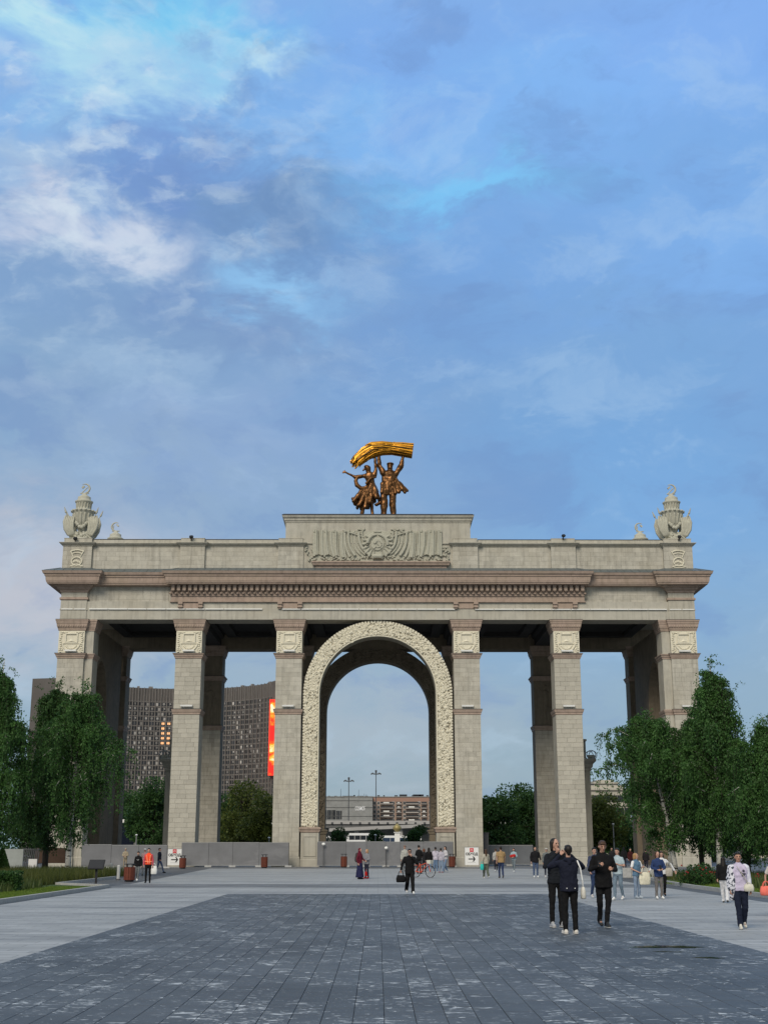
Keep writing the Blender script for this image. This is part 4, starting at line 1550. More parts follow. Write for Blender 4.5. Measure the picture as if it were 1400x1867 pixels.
# lectern
g = gr(175, 1616)
root = empty('information_lectern', (g[0], g[1], 0), 'black information lectern with slanted board at the lawn edge', 'lectern')
h = at(175, 1568, g[1])[2]
MB().box(-.045, .045, -.045, .045, 0, h - .2).build('post', BLACK, root)
MB().box(-.14, .14, -.14, .14, 0.0, .02).build('foot', BLACK, root)
MB().obox((0, -.05, h - .20), (.36, .27, .02), Matrix.Rotation(math.radians(48), 3, 'X')).build('board', BLACK, root)
MB().obox((0, -.068, h - .182), (.32, .23, .004), Matrix.Rotation(math.radians(48), 3, 'X')).build('face', mat('lectern_face', (.03, .03, .033), .35), root)

# ------------------------------------------------------------------ curved hotel far behind
def dist_for(px, py, z):
    return (z - EYE) / (at(px, py, 1.0)[2] - EYE)


HH = 80.0
pts3 = []
for px, py in ((104, 1236), (300, 1255.5), (500, 1243.5)):
    Y = dist_for(px, py, HH)
    p = at(px, py, Y)
    pts3.append((p[0], p[1]))
(ax, ay), (bx, by), (cx3, cy3) = pts3
dd = 2 * (ax * (by - cy3) + bx * (cy3 - ay) + cx3 * (ay - by))
ux = ((ax * ax + ay * ay) * (by - cy3) + (bx * bx + by * by) * (cy3 - ay) + (cx3 * cx3 + cy3 * cy3) * (ay - by)) / dd
uy = ((ax * ax + ay * ay) * (cx3 - bx) + (bx * bx + by * by) * (ax - cx3) + (cx3 * cx3 + cy3 * cy3) * (bx - ax)) / dd
HR = math.hypot(ax - ux, ay - uy)
ta, tb = math.atan2(ax - ux, ay - uy), math.atan2(cx3 - ux, cy3 - uy)      # angle from +Y
hotel = empty('curved_hotel', (ux, uy, 0), 'tall dark curved hotel block with rows of small windows behind the gate', 'building')
HWALL = mat('hotel_wall', (0.105, 0.096, 0.090), 0.85, 0.2, 0.1)
HRIB = mat('hotel_rib', (0.19, 0.175, 0.165), 0.85, 0.15, 0.3)
GLASSD = mat('dark_glass', (0.03, 0.033, 0.038), 0.2, 0.2, objvar=.5)
CURT = mat('pale_curtain', (0.32, 0.305, 0.29), 0.9, 0.3, objvar=.6)
GLINT = mat('sunset_reflection', (0.6, 0.3, 0.15), 0.5, 0.1, emit=((1.0, 0.5, 0.22), 0.6))  # glow painted in for the sunset mirrored in the panes


def hp(t, r, z):
    return (r * math.sin(t), r * math.cos(t), z)


NS = 40
vs, fs = [], []
for k in range(NS + 1):
    t = ta + (tb - ta) * k / NS
    vs += [hp(t, HR, 0), hp(t, HR, HH), hp(t, HR + 12.5, HH), hp(t, HR + 12.5, 0)]
for k in range(NS):
    a = 4 * k
    fs += [(a, a + 1, a + 5, a + 4), (a + 1, a + 2, a + 6, a + 5), (a + 2, a + 3, a + 7, a + 6), (a + 3, a, a + 4, a + 7)]
fs += [(0, 3, 2, 1), (4 * NS, 4 * NS + 1, 4 * NS + 2, 4 * NS + 3)]
MB().add(vs, fs).build('wall', HWALL, hotel)
arc_len = HR * abs(tb - ta)
NC = int(arc_len / 2.85)
FL = 2.43
crown = 6.8
ribs, bands = MB(), MB()
for k in range(NC + 1):
    t = ta + (tb - ta) * k / NC
    p, q = Vector(hp(t, HR - .30, 0)), Vector(hp(t, HR - .30, HH))
    R = Matrix.Rotation(-t, 3, 'Z')
    ribs.obox(((p + q) / 2), (.16, .30, HH / 2 + .2), R)
    tm = t + (tb - ta) / NC / 2
    if k < NC:
        ribs.obox(Vector(hp(tm, HR - .2, HH - crown / 2)), (.14, .2, crown / 2), Matrix.Rotation(-tm, 3, 'Z'))
        ribs.obox(Vector(hp(tm, HR - .12, (HH - crown) / 2)), (.10, .12, (HH - crown) / 2 - .1), Matrix.Rotation(-tm, 3, 'Z'))
ribs.build('vertical_ribs', HRIB, hotel, kind='stuff')
nfl = int((HH - crown) / FL)
for f in range(nfl + 1):
    z = HH - crown - f * FL
    for k in range(NS):
        t0, t1 = ta + (tb - ta) * k / NS, ta + (tb - ta) * (k + 1) / NS
        bands.add([hp(t0, HR - .22, z - .22), hp(t1, HR - .22, z - .22), hp(t1, HR - .22, z + .12), hp(t0, HR - .22, z + .12),
                   hp(t0, HR - .02, z - .22), hp(t1, HR - .02, z - .22), hp(t1, HR - .02, z + .12), hp(t0, HR - .02, z + .12)],
                  [(0, 1, 2, 3), (3, 2, 6, 7), (0, 4, 5, 1)])
bands.build('floor_bands', HRIB, hotel, kind='stuff')
for k in range(9):
    t = ta + (tb - ta) * random.random()
    ribs = MB().obox(Vector(hp(t, HR + 4, HH + .8)), (random.uniform(.3, 1.2), .8, random.uniform(.3, .8)), Matrix.Rotation(-t, 3, 'Z'))
    ribs.build('roof_box', HRIB, hotel)


def win_mesh(kind, hw=1.06, hz=.78):
    m_ = MB()
    m_.box(-hw, hw, -.06, 0.02, -hz, hz)
    me = m_.mesh('window')
    me.materials.append(GLASSD)
    me.materials.append(GLINT if kind == 4 else CURT)
    bm2 = MB()
    if kind:
        a, b = {1: (-.45, .45), 2: (-hw, -.1), 3: (.1, hw), 4: (-.7, .7), 5: (-.2, .75)}[kind]
        c = {1: -.3, 2: -hz, 3: -hz, 4: -.4, 5: -.1}[kind]
        bm2.v, bm2.f, bm2.a = list(m_.v), list(m_.f), list(m_.a)
        bm2.box(a, b, -.09, -.061, c, hz - .1)
        me2 = bm2.mesh('window')
        me2.materials.append(GLASSD)
        me2.materials.append(GLINT if kind == 4 else CURT)
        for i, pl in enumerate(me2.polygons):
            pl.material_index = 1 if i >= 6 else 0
        return me2
    return me


WM = {k: win_mesh(k) for k in range(6)}


def project(p):
    x, y, z = p[0], p[1], p[2] - EYE
    cy, sy = math.cos(YAW), math.sin(YAW)
    x, y = x * cy - y * sy, x * sy + y * cy
    c, s = math.cos(TH), math.sin(TH)
    d, u = y * c + z * s, -y * s + z * c
    return CX + F * x / d, CY - F * u / d


cells = []
for k in range(NC):
    for half in (0,):
        t = ta + (tb - ta) * (k + .5) / NC
        for f in range(nfl):
            z = HH - crown - (f + .5) * FL - .05
            l = hp(t, HR - .03, z)
            px, py = project((ux + l[0], uy + l[1], z))
            vis = (232 < px < 316 and py < 1450) or (408 < px < 490 and py < 1432)
            cells.append((not vis, -px if False else abs(px - 300), t, z, px, py))
cells.sort(key=lambda c: (c[0], c[1]))
restw = MB()
for i, (nv_, _, t, z, px, py) in enumerate(cells):
    l = hp(t, HR - .03, z)
    lit = 294 < px < 320 and 1318 < py < 1362  # panes that carry the painted sunset reflection
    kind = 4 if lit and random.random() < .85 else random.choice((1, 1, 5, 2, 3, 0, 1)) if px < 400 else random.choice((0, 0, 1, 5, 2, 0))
    if i < 300 and not nv_:
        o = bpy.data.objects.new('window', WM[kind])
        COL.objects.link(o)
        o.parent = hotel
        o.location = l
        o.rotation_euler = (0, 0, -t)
    else:
        restw.obox(Vector(l), (1.06, .05, .78), Matrix.Rotation(-t, 3, 'Z'))
restw.build('window_field', GLASSD, hotel, kind='stuff')
# end block of the hotel, behind the big screen
pe = at(500, 1243.5, pts3[2][1])
wing = MB().box(pe[0] - .6, pe[0] + 16, pts3[2][1] - 4, pts3[2][1] + 20, 0, HH - .15)
wo_ = wing.build('end_block', HWALL, hotel)
wo_.location = (-ux, -uy, 0)
for k in range(6):
    z = at(497, 1418 + 8 * k, pts3[2][1] - 4)[2]
    o = bpy.data.objects.new('window', WM[1])
    COL.objects.link(o)
    o.parent = hotel
    o.location = (pe[0] + 1.4 - ux, pts3[2][1] - 4.03 - uy, z)


# video screen: red with orange flame figures
def flame(t, tc, c):
    q = t.new('ShaderNodeMapping')
    q.inputs['Scale'].default_value = (.16, .16, .30)
    q.inputs['Rotation'].default_value = (0, math.radians(-28), 0)
    t.put(q.inputs[0], tc)
    f_ = t.noise(q.outputs[0], 1.0, 4, .55, 1.4)
    g_ = t.maprange(t.noise(tc, .075, 2, .5), .40, .55, 0.25, 1)
    f_ = t.math('MULTIPLY', f_, g_)
    return t.ramp(f_, [(0.0, (.80, .012, .01)), (.26, (.85, .02, .012)), (.36, (.95, .16, .01)), (.48, (1.0, .42, .03)), (.62, (1.0, .8, .5))])


m = mat('red_screen', (1, 1, 1), 0.4, 0.0, extra=flame)
b = m.node_tree.nodes['Principled BSDF']
src = b.inputs['Base Color'].links[0].from_socket
m.node_tree.links.new(src, b.inputs['Emission Color'])
b.inputs['Emission Strength'].default_value = 0.85
b.inputs['Base Color'].links[0].from_node
for l in list(b.inputs['Base Color'].links):
    m.node_tree.links.remove(l)
b.inputs['Base Color'].default_value = (.02, .005, .005, 1)
ys = pts3[2][1] - 6
a_, c_ = at(490.5, 1412, ys), at(520, 1277, ys)
scr = empty('video_screen', (a_[0], ys, a_[2]), 'glowing red and orange vertical video screen on the end of the curved hotel', 'screen')
MB().box(0, c_[0] - a_[0], 0, .6, 0, c_[2] - a_[2]).build('display', m, scr)
fr = MB()
wd, ht = c_[0] - a_[0], c_[2] - a_[2]
fr.box(-.5, -.01, -.1, .7, -.5, ht + .5).box(wd + .01, wd + .5, -.1, .7, -.5, ht + .5).box(-.01, wd + .01, -.1, .7, ht, ht + .5).box(-.01, wd + .01, -.1, .7, -.5, -.0)
fr.build('frame', mat('screen_frame', (.5, .03, .02), .5, .05, emit=((1, .05, .02), .5)), scr)

# ------------------------------------------------------------------ buildings seen through the arch
GBW = mat('grey_concrete', (0.27, 0.275, 0.27), 0.9, 0.16, 0.3, extra=streaks(.3, .3, .05, .5, .7, (.13, .13, .13)))
BRICK = mat('brown_brick', (0.33, 0.235, 0.185), 0.9, 0.15, 0.5)
WFR = mat('window_frame_white', (0.6, 0.6, 0.58), 0.7, 0.1, objvar=.3)


def bxy(px0, px1, ptop, Y):
    return at(px0, 1500, Y)[0], at(px1, 1500, Y)[0], at(px0, ptop, Y)[2]


Yg = 790
x0, x1, zt = bxy(540, 679, 1453, Yg)
gb = empty('grey_hall', ((x0 + x1) / 2, Yg, 0), 'long grey windowless hall with white lettering seen through the arch', 'building')
hx = (x1 - x0) / 2
MB().box(-hx, hx, 0, 30, 0, zt).build('wall', GBW, gb)
for py in (1459.5, 1472, 1488):
    z = at(640, py, Yg)[2]
    MB().box(-hx - .05, hx + .05, -.25, -.01, z - .12, z + .12).build('string_line', mat('concrete_line', (.15, .15, .15)), gb)
MB().box(-hx, hx + .3, -.3, 30, zt + .01, zt + .4).build('roof_edge', GBW, gb)
for k in range(11):
    xa = at(594 + 2.7 * k, 1480, Yg)[0] - gb.location.x
    z0_, z1_ = at(594, 1494, Yg)[2], at(594, 1477 + (k > 6) * 1.0, Yg)[2]
    MB().box(xa, xa + .55 + .18 * (k % 3), -.06, -.005, z0_, z1_).build('slot_window', GLASSD, gb)
lt_ = text_mesh('COSMOS', 3.3, mat('lit_letters', (.7, .7, .7), .5, 0, emit=((1, 1, 1), .12)), gb, (at(656.5, 1474.5, Yg)[0] - gb.location.x, -.2, at(656, 1474.5, Yg)[2]), name='lettering', extrude=.12, bold=.02)
lt_.scale = (.44, 1, 1)
text_mesh('HOTEL', .75, GLASSD, gb, (at(656.5, 1483, Yg)[0] - gb.location.x, -.15, at(656, 1483, Yg)[2]), name='lettering', extrude=.08) if False else None
for k, (px, py, s_) in enumerate(((612, 1452, .5), (636, 1451.5, 2.4), (657, 1452, 1.2), (668, 1452, .6), (600, 1452, .4), (646, 1450, .3), (621, 1450, .2))):
    p = at(px, py + 1, Yg + 4)
    MB().box(-s_ * 1.6, s_ * 1.6, 0, 2, zt, max(zt + .8, p[2] + .5 * (k % 2))).build('roof_unit', GLASSD, gb).location = (p[0] - gb.location.x, 4, 0)
for px, ptop in ((621.5, 1438), (654, 1440), (664, 1447), (668, 1448)):
    p = at(px, ptop, Yg + 4)
    MB().lathe((p[0] - gb.location.x, 4, 0), [(.12, zt), (.08, p[2])], 6).build('aerial', GLASSD, gb)

Yb = 820
x0, x1, zt = bxy(675, 812, 1453.5, Yb)
bb = empty('brick_apartments', ((x0 + x1) / 2, Yb, 0), 'brown brick apartment block with stacked balconies seen through the arch', 'building')
hx = (x1 - x0) / 2
MB().box(-hx, hx, 0, 16, 0, zt).build('wall', BRICK, bb)
MB().box(-hx - .3, hx + .3, -.4, 16.3, zt + .01, zt + .5).build('roof', GBW, bb)
MB().box(-hx, hx, -.08, -.005, zt - 2.6, zt - .2).build('parapet_band', mat('red_brick', (.33, .20, .155)), bb)
wm_ = MB().box(-.75, .75, -.06, 0, -.85, .85).mesh('window')
wm_.materials.append(GLASSD)
wf_ = MB().box(-.85, .85, -.10, -.065, -.95, -.8).box(-.85, .85, -.10, -.065, .8, .95).box(-.05, .05, -.10, -.065, -.8, .8).box(-.85, -.75, -.1, -.065, -.8, .8).box(.75, .85, -.1, -.065, -.8, .8).mesh('window_frame')
wf_.materials.append(WFR)
bal = MB().box(-2.3, 2.3, -1.3, -.01, -1.4, -.2)
balm = bal.mesh('balcony')
balm.materials.append(mat('balcony_panel', (.30, .27, .25), .9, .2, objvar=.3))
balg = MB().box(-2.2, 2.2, -1.2, -.02, -.19, 1.2).mesh('balcony_glazing')
balg.materials.append(GLASSD)
fl = 2.62
for f in range(6):
    z = zt - 3.6 - f * fl
    for px, kind in ((683, 'w'), (690, 'w'), (705, 'b'), (717, 'w'), (727, 'c'), (737, 'w'), (751, 'b'), (764, 'w'), (773, 'c'), (784, 'w'), (795, 'b'), (806, 'w')):
        x = at(px, 1480, Yb)[0] - bb.location.x
        if kind == 'w':
            o = bpy.data.objects.new('window', wm_)
            COL.objects.link(o)
            o.parent = bb
            o.location = (x, -.01, z)
            o2 = bpy.data.objects.new('window_frame', wf_)
            COL.objects.link(o2)
            o2.parent = o
        else:
            o = bpy.data.objects.new('balcony', balm)
            COL.objects.link(o)
            o.parent = bb
            o.location = (x, -.01, z)
            o.scale = (1.75 if kind == 'b' else .75, 1, .62)
            o2 = bpy.data.objects.new('balcony_glazing', balg)
            COL.objects.link(o2)
            o2.parent = o
            if random.random() < .35:
                q = MB().box(-1.2, .9, -1.27, -1.21, -.15, 1.0).build('balcony_frame', WFR, o)
for px, s_ in ((690, .8), (700, .5), (722, 1), (735, 2.4), (752, .5), (760, 2.5), (768, 1.5), (779, .7)):
    p = at(px, 1450, Yb + 5)
    MB().box(-s_, s_, 0, 2, 0, .9 + .5 * (s_ > 1)).build('roof_unit', GLASSD, bb).location = (p[0] - bb.location.x, 5, zt + .5)

# overpass beam and ramp
Yo = 320
xl, xr = at(430, 1500, Yo)[0], at(1000, 1500, Yo)[0]
z0, z1 = at(689, 1506, Yo)[2], at(689, 1496.5, Yo)[2]
CONC = mat('pale_concrete', (0.36, 0.35, 0.34), 0.9, 0.12, 0.5)
ov = empty('overpass', ((xl + xr) / 2, Yo, 0), 'pale concrete overpass beam crossing behind the arch', 'bridge')
hx = (xr - xl) / 2
MB().box(-hx, hx, 0, 5, z0 + .45, z1).build('beam', CONC, ov)
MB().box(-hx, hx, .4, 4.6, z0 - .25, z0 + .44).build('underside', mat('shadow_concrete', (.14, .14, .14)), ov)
for k in range(34):
    x = -hx + 1 + k * (2 * hx - 2) / 33
    MB().box(x - .25, x + .25, -.12, -.004, z0 + .5, z0 + .9).build('bracket', STEEL, ov)
for x in (-22, -4, 15, 33):
    MB().box(x - .5, x + .5, 1.5, 3.5, 0, z0 - .25).build('column', CONC, ov)
rp = empty('access_ramp', (0, Yo - 12, 0), 'sloping pale ramp below the overpass', 'ramp')
pa, pb = at(600, 1513, Yo - 12), at(768, 1505.5, Yo - 12)
MB().add([(pa[0], 0, pa[2] - .4), (pb[0], 0, pb[2] - .4), (pb[0], 0, pb[2] + .35), (pa[0], 0, pa[2] + .35),
          (pa[0], 4, pa[2] - .4), (pb[0], 4, pb[2] - .4), (pb[0], 4, pb[2] + .35), (pa[0], 4, pa[2] + .35)],
         [(0, 1, 2, 3), (5, 4, 7, 6), (3, 2, 6, 7), (1, 0, 4, 5), (1, 5, 6, 2), (4, 0, 3, 7)]).build('deck', CONC, rp)
for px in (615, 650, 690, 730, 760):
    p = at(px, 1540, Yo - 10)
    z = pa[2] + (pb[2] - pa[2]) * (px - 600) / 168 - .5
    MB().box(p[0] - .5, p[0] + .5, 1, 3, 0, z).build('column', CONC, rp)
rw_ = MB().box(xl, xr, Yo + 6, Yo + 7, 0, z0 - .3).build('retaining_wall', mat('wall_concrete', (.19, .19, .18), .9, .15, .3))
tag(rw_, 'grey retaining wall under the overpass behind the parked buses', 'wall')

# tall light masts
for px, ptop, lb in ((636, 1419, 'shorter light mast above the grey hall roof'), (685.5, 1406, 'taller light mast where grey hall and brick block meet')):
    Y = 400
    p = at(px, ptop, Y)
    root = empty('light_mast', (p[0], Y, 0), lb, 'light mast', 'tall light masts behind the arch')
    MB().lathe((0, 0, 0), [(.18, 0), (.11, p[2])], 8).build('pole', STEEL, root)
    MB().box(-.9, .9, -.5, .5, p[2] - 1.0, p[2] - .7).lathe((0, 0, 0), [(.3, p[2] - .5), (.3, p[2] + .3)], 8).build('lamp_ring', STEEL, root)
    for s in (-1, 1):
        MB().obox((s * 1.2, 0, p[2] - .75), (.42, .4, .18), Matrix.Rotation(s * .5, 3, 'Y')).build('lamp_head', STEEL, root)

# coaches parked behind the hoarding
BUSW = mat('coach_white', (0.74, 0.74, 0.74), 0.35, 0.05)
BUSG = mat('coach_glass', (0.02, 0.024, 0.03), 0.12, 0.1)
TYRE = mat('tyre', (0.02, 0.02, 0.02), 0.8)


def coach(px0, px1, ptop, Y, label, band=BUSG):
    a, b, zt = at(px0, 1525, Y)[0], at(px1, 1525, Y)[0], at(px0, ptop, Y)[2]
    L = b - a
    root = empty('coach', ((a + b) / 2, Y, 0), label, 'coach', 'white coaches parked behind the arch')
    mb = MB()
    h = L / 2
    mb.add([(-h, 0, .35), (h, 0, .35), (h, 0, zt - .25), (h - .25, 0, zt), (-h + .35, 0, zt), (-h, 0, zt - .7),
            (-h, 2.5, .35), (h, 2.5, .35), (h, 2.5, zt - .25), (h - .25, 2.5, zt), (-h + .35, 2.5, zt), (-h, 2.5, zt - .7)],
           [(0, 1, 2, 3, 4, 5), (11, 10, 9, 8, 7, 6), (0, 6, 7, 1), (1, 7, 8, 2), (2, 8, 9, 3), (3, 9, 10, 4), (4, 10, 11, 5), (5, 11, 6, 0)])
    mb.build('body', BUSW, root)
    n = 5
    for k in range(n):
        x_ = -h + .5 + (L - .9) * k / n
        MB().box(x_, x_ + (L - .9) / n - .07, -.03, -.005, zt - 1.25, zt - .42).build('window', band, root)
    for x_ in (-h * .62, h * .6):
        MB().tube([(x_, -.04, .48), (x_, .3, .48)], .48, 14).build('wheel', TYRE, root)
    MB().box(-h - .02, -h + .06, .2, 2.3, zt - 1.7, zt - .75).build('windscreen', BUSG, root)


coach(632, 692, 1519, 255, 'white coach with one dark window band between two round bushes')
coach(694, 768, 1523.5, 262, 'lower white coach behind the white pillar with the round finial', mat('blue_glass', (.03, .05, .09), .15, .1))
coach(560, 603, 1524, 265, 'white coach half behind the arch pedestal on the hotel side')

# white pillar with round finial
p = at(724, 1533, 215)
root = empty('garden_pillar', (p[0], 215, 0), 'white square pillar with a round gilded finial behind the arch hoarding', 'pillar')
zt = at(724, 1517, 215)[2]
MB().sqloft(-.42, .42, -.42, .42, [(.1, 0), (.1, .4), (0, .45), (0, zt - .2), (.15, zt - .1), (.15, zt)]).build('shaft', WHITE, root)
MB().lathe((0, 0, zt), [(.2, 0), (.62, .35), (.70, .7), (.55, 1.0), (.2, 1.2), (.08, 1.35)], 14).build('finial', mat('dull_gilt', (.33, .27, .12), .5, .2, metal=.3), root, True)


def lamp_post(px, ptop, Y, label):
    p = at(px, ptop, Y)
    root = empty('garden_lamp', (p[0], Y, 0), label, 'street lamp', 'slim garden lamp posts behind the gate')
    MB().lathe((0, 0, 0), [(.09, 0), (.06, p[2] - .25)], 8).build('pole', FEETG, root)
    MB().lathe((0, 0, p[2] - .25), [(.07, 0), (.17, .08), (.17, .12), (.02, .2)], 12).build('lamp_head', WHITE, root)


lamp_post(249.5, 1520, 160, 'slim white lamp post before the dark pavilion door')
lamp_post(684.5, 1520, 158, 'slim white lamp post before the round bush in the middle of the arch')
lamp_post(1117, 1500, 165, 'slim lamp post between gate pier and birches')
lamp_post(491, 1525, 160, 'slim lamp post under the trees beside the arch pier')

# pavilion behind the left bay
p = at(228, 1540, 175)
pav = empty('pavilion', (p[0] - 6, 175, 0), 'small pavilion with white roof slab and dark glass front behind the gate', 'pavilion')
z1, z0 = at(228, 1494, 175)[2], at(228, 1500, 175)[2]
MB().box(-7, 7.9, -.6, 8, z0, z1).build('roof', WHITE, pav)
MB().box(-6.5, 7.4, 0, 7.5, 0, z0 - .003).build('wall', GBW, pav)
for k in range(6):
    MB().box(-6.2 + k * 2.25, -4.1 + k * 2.25, -.06, -.004, .1, z0 - .15).build('window', mat('navy_glass', (.006, .010, .022), .25), pav)

# pale buildings on the right
PALEW = mat('pale_render', (0.42, 0.39, 0.33), 0.9, 0.14, 0.4)


def pale_house(px0, px1, ptop, Y, label, rows, cols, dome=False):
    a, b, zt = at(px0, 1500, Y)[0], at(px1, 1500, Y)[0], at(px0, ptop, Y)[2]
    root = empty('pale_building', ((a + b) / 2, Y, 0), label, 'building', 'pale buildings beyond the birches')
    h = (b - a) / 2
    MB().box(-h, h, 0, 14, 0, zt).build('wall', PALEW, root)
    MB().sqloft(-h, h, 0, 14, [(0, zt - .8), (.5, zt - .5), (.5, zt - .1), (0, zt + .02)]).build('cornice', PALEW, root)
    MB().sqloft(-h + 1, h - 1, 1, 13, [(0, zt + .03), (0, zt + .7), (-.3, zt + .75)]).build('roof', PALEW, root)
    for r_ in range(rows):
        for c in range(cols):
            x = -h + 2 * h * (c + .5) / cols
            z = zt - 2.6 - r_ * 3.1
            o_ = bpy.data.objects.new('window', wm_)
            COL.objects.link(o_)
            o_.parent = root
            o_.location = (x, -.005, z)
        MB().box(-h, h, -.3, -.007, zt - 4.35 - r_ * 3.1, zt - 4.1 - r_ * 3.1).build('ledge', PALEW, root)
    return root


pale_house(1068, 1150, 1437, 330, 'pale building with ledges between the gate pier and the birches', 6, 7)
pale_house(1085, 1128, 1426, 420, 'higher pale building with flat roof behind the ledged one', 5, 4)
pale_house(1350, 1460, 1388, 230, 'pale building whose roof shows between two birches near the photo edge', 6, 8)
p = at(1100, 1500, 200)
root = empty('bus_shelter', (p[0], 200, 0), 'flat white canopy under the trees beside the gate pier', 'shelter')
z1 = at(1100, 1497, 200)[2]
MB().box(-2.2, 2.4, 0, 2, z1 - .5, z1).build('roof', WHITE, root)
for x_ in (-1.9, 2.1):
    MB().box(x_ - .1, x_ + .1, .2, .4, 0, z1 - .503).build('post', FEETG, root)

# ------------------------------------------------------------------ trees
BARK = mat('birch_bark', (0.50, 0.49, 0.45), 0.85, 0.1, extra=lambda t, tc, c: t.mix(
    t.maprange(t.noise((lambda q: (setattr(q.inputs['Scale'], 'default_value', (1.2, 1.2, 4.5)), t.put(q.inputs[0], tc), q.outputs[0])[2])(t.new('ShaderNodeMapping')), 2.2, 5, .6), .52, .6, 0, 1), c, (.03, .028, .025)))
BARKD = mat('dark_bark', (0.05, 0.042, 0.033), 0.9, 0.3, 6)


def leafmat(name, c1, c2, tr=0.35):
    m_ = bpy.data.materials.new(name)
    m_.use_nodes = True
    t = N(m_.node_tree)
    b_ = m_.node_tree.nodes['Principled BSDF']
    av = t.new('ShaderNodeAttribute', attribute_name='v').outputs['Fac']
    n_ = t.noise(t.new('ShaderNodeTexCoord').outputs['Object'], 0.9, 4, .6)
    f_ = t.math('ADD', t.math('MULTIPLY', av, .55), t.math('MULTIPLY', t.maprange(n_, .3, .7), .45))
    c = t.mix(f_, c1, c2)
    t.put(b_.inputs['Base Color'], c)
    b_.inputs['Roughness'].default_value = 0.5
    b_.inputs['Specular IOR Level'].default_value = 0.2
    tl = t.new('ShaderNodeBsdfTranslucent')
    t.put(tl.inputs[0], t.vec('SCALE', c, 1.1))
    mx = t.new('ShaderNodeMixShader')
    mx.inputs[0].default_value = tr
    m_.node_tree.links.new(b_.outputs[0], mx.inputs[1])
    m_.node_tree.links.new(tl.outputs[0], mx.inputs[2])
    m_.node_tree.links.new(mx.outputs[0], m_.node_tree.nodes['Material Output'].inputs[0])
    return m_


LEAF1 = leafmat('birch_leaf', (0.020, 0.055, 0.018), (0.090, 0.200, 0.050))
LEAF2 = leafmat('lime_leaf', (0.030, 0.05, 0.012), (0.15, 0.18, 0.04))
LEAF3 = leafmat('dark_leaf', (0.016, 0.044, 0.015), (0.066, 0.140, 0.036))


def leaves(P, dirs, L, wid, rg):
    """rhombus leaves hung at points P along unit vectors dirs"""
    n = len(P)
    rnd = rg.normal(size=(n, 3))
    side = np.cross(dirs, rnd)
    side /= np.linalg.norm(side, axis=1, keepdims=True) + 1e-9
    L = L[:, None]
    V = np.empty((n, 4, 3))
    V[:, 0] = P
    V[:, 1] = P + dirs * L * .45 + side * L * wid
    V[:, 2] = P + dirs * L
    V[:, 3] = P + dirs * L * .45 - side * L * wid
    return V.reshape(-1, 3), np.arange(n * 4).reshape(n, 4)


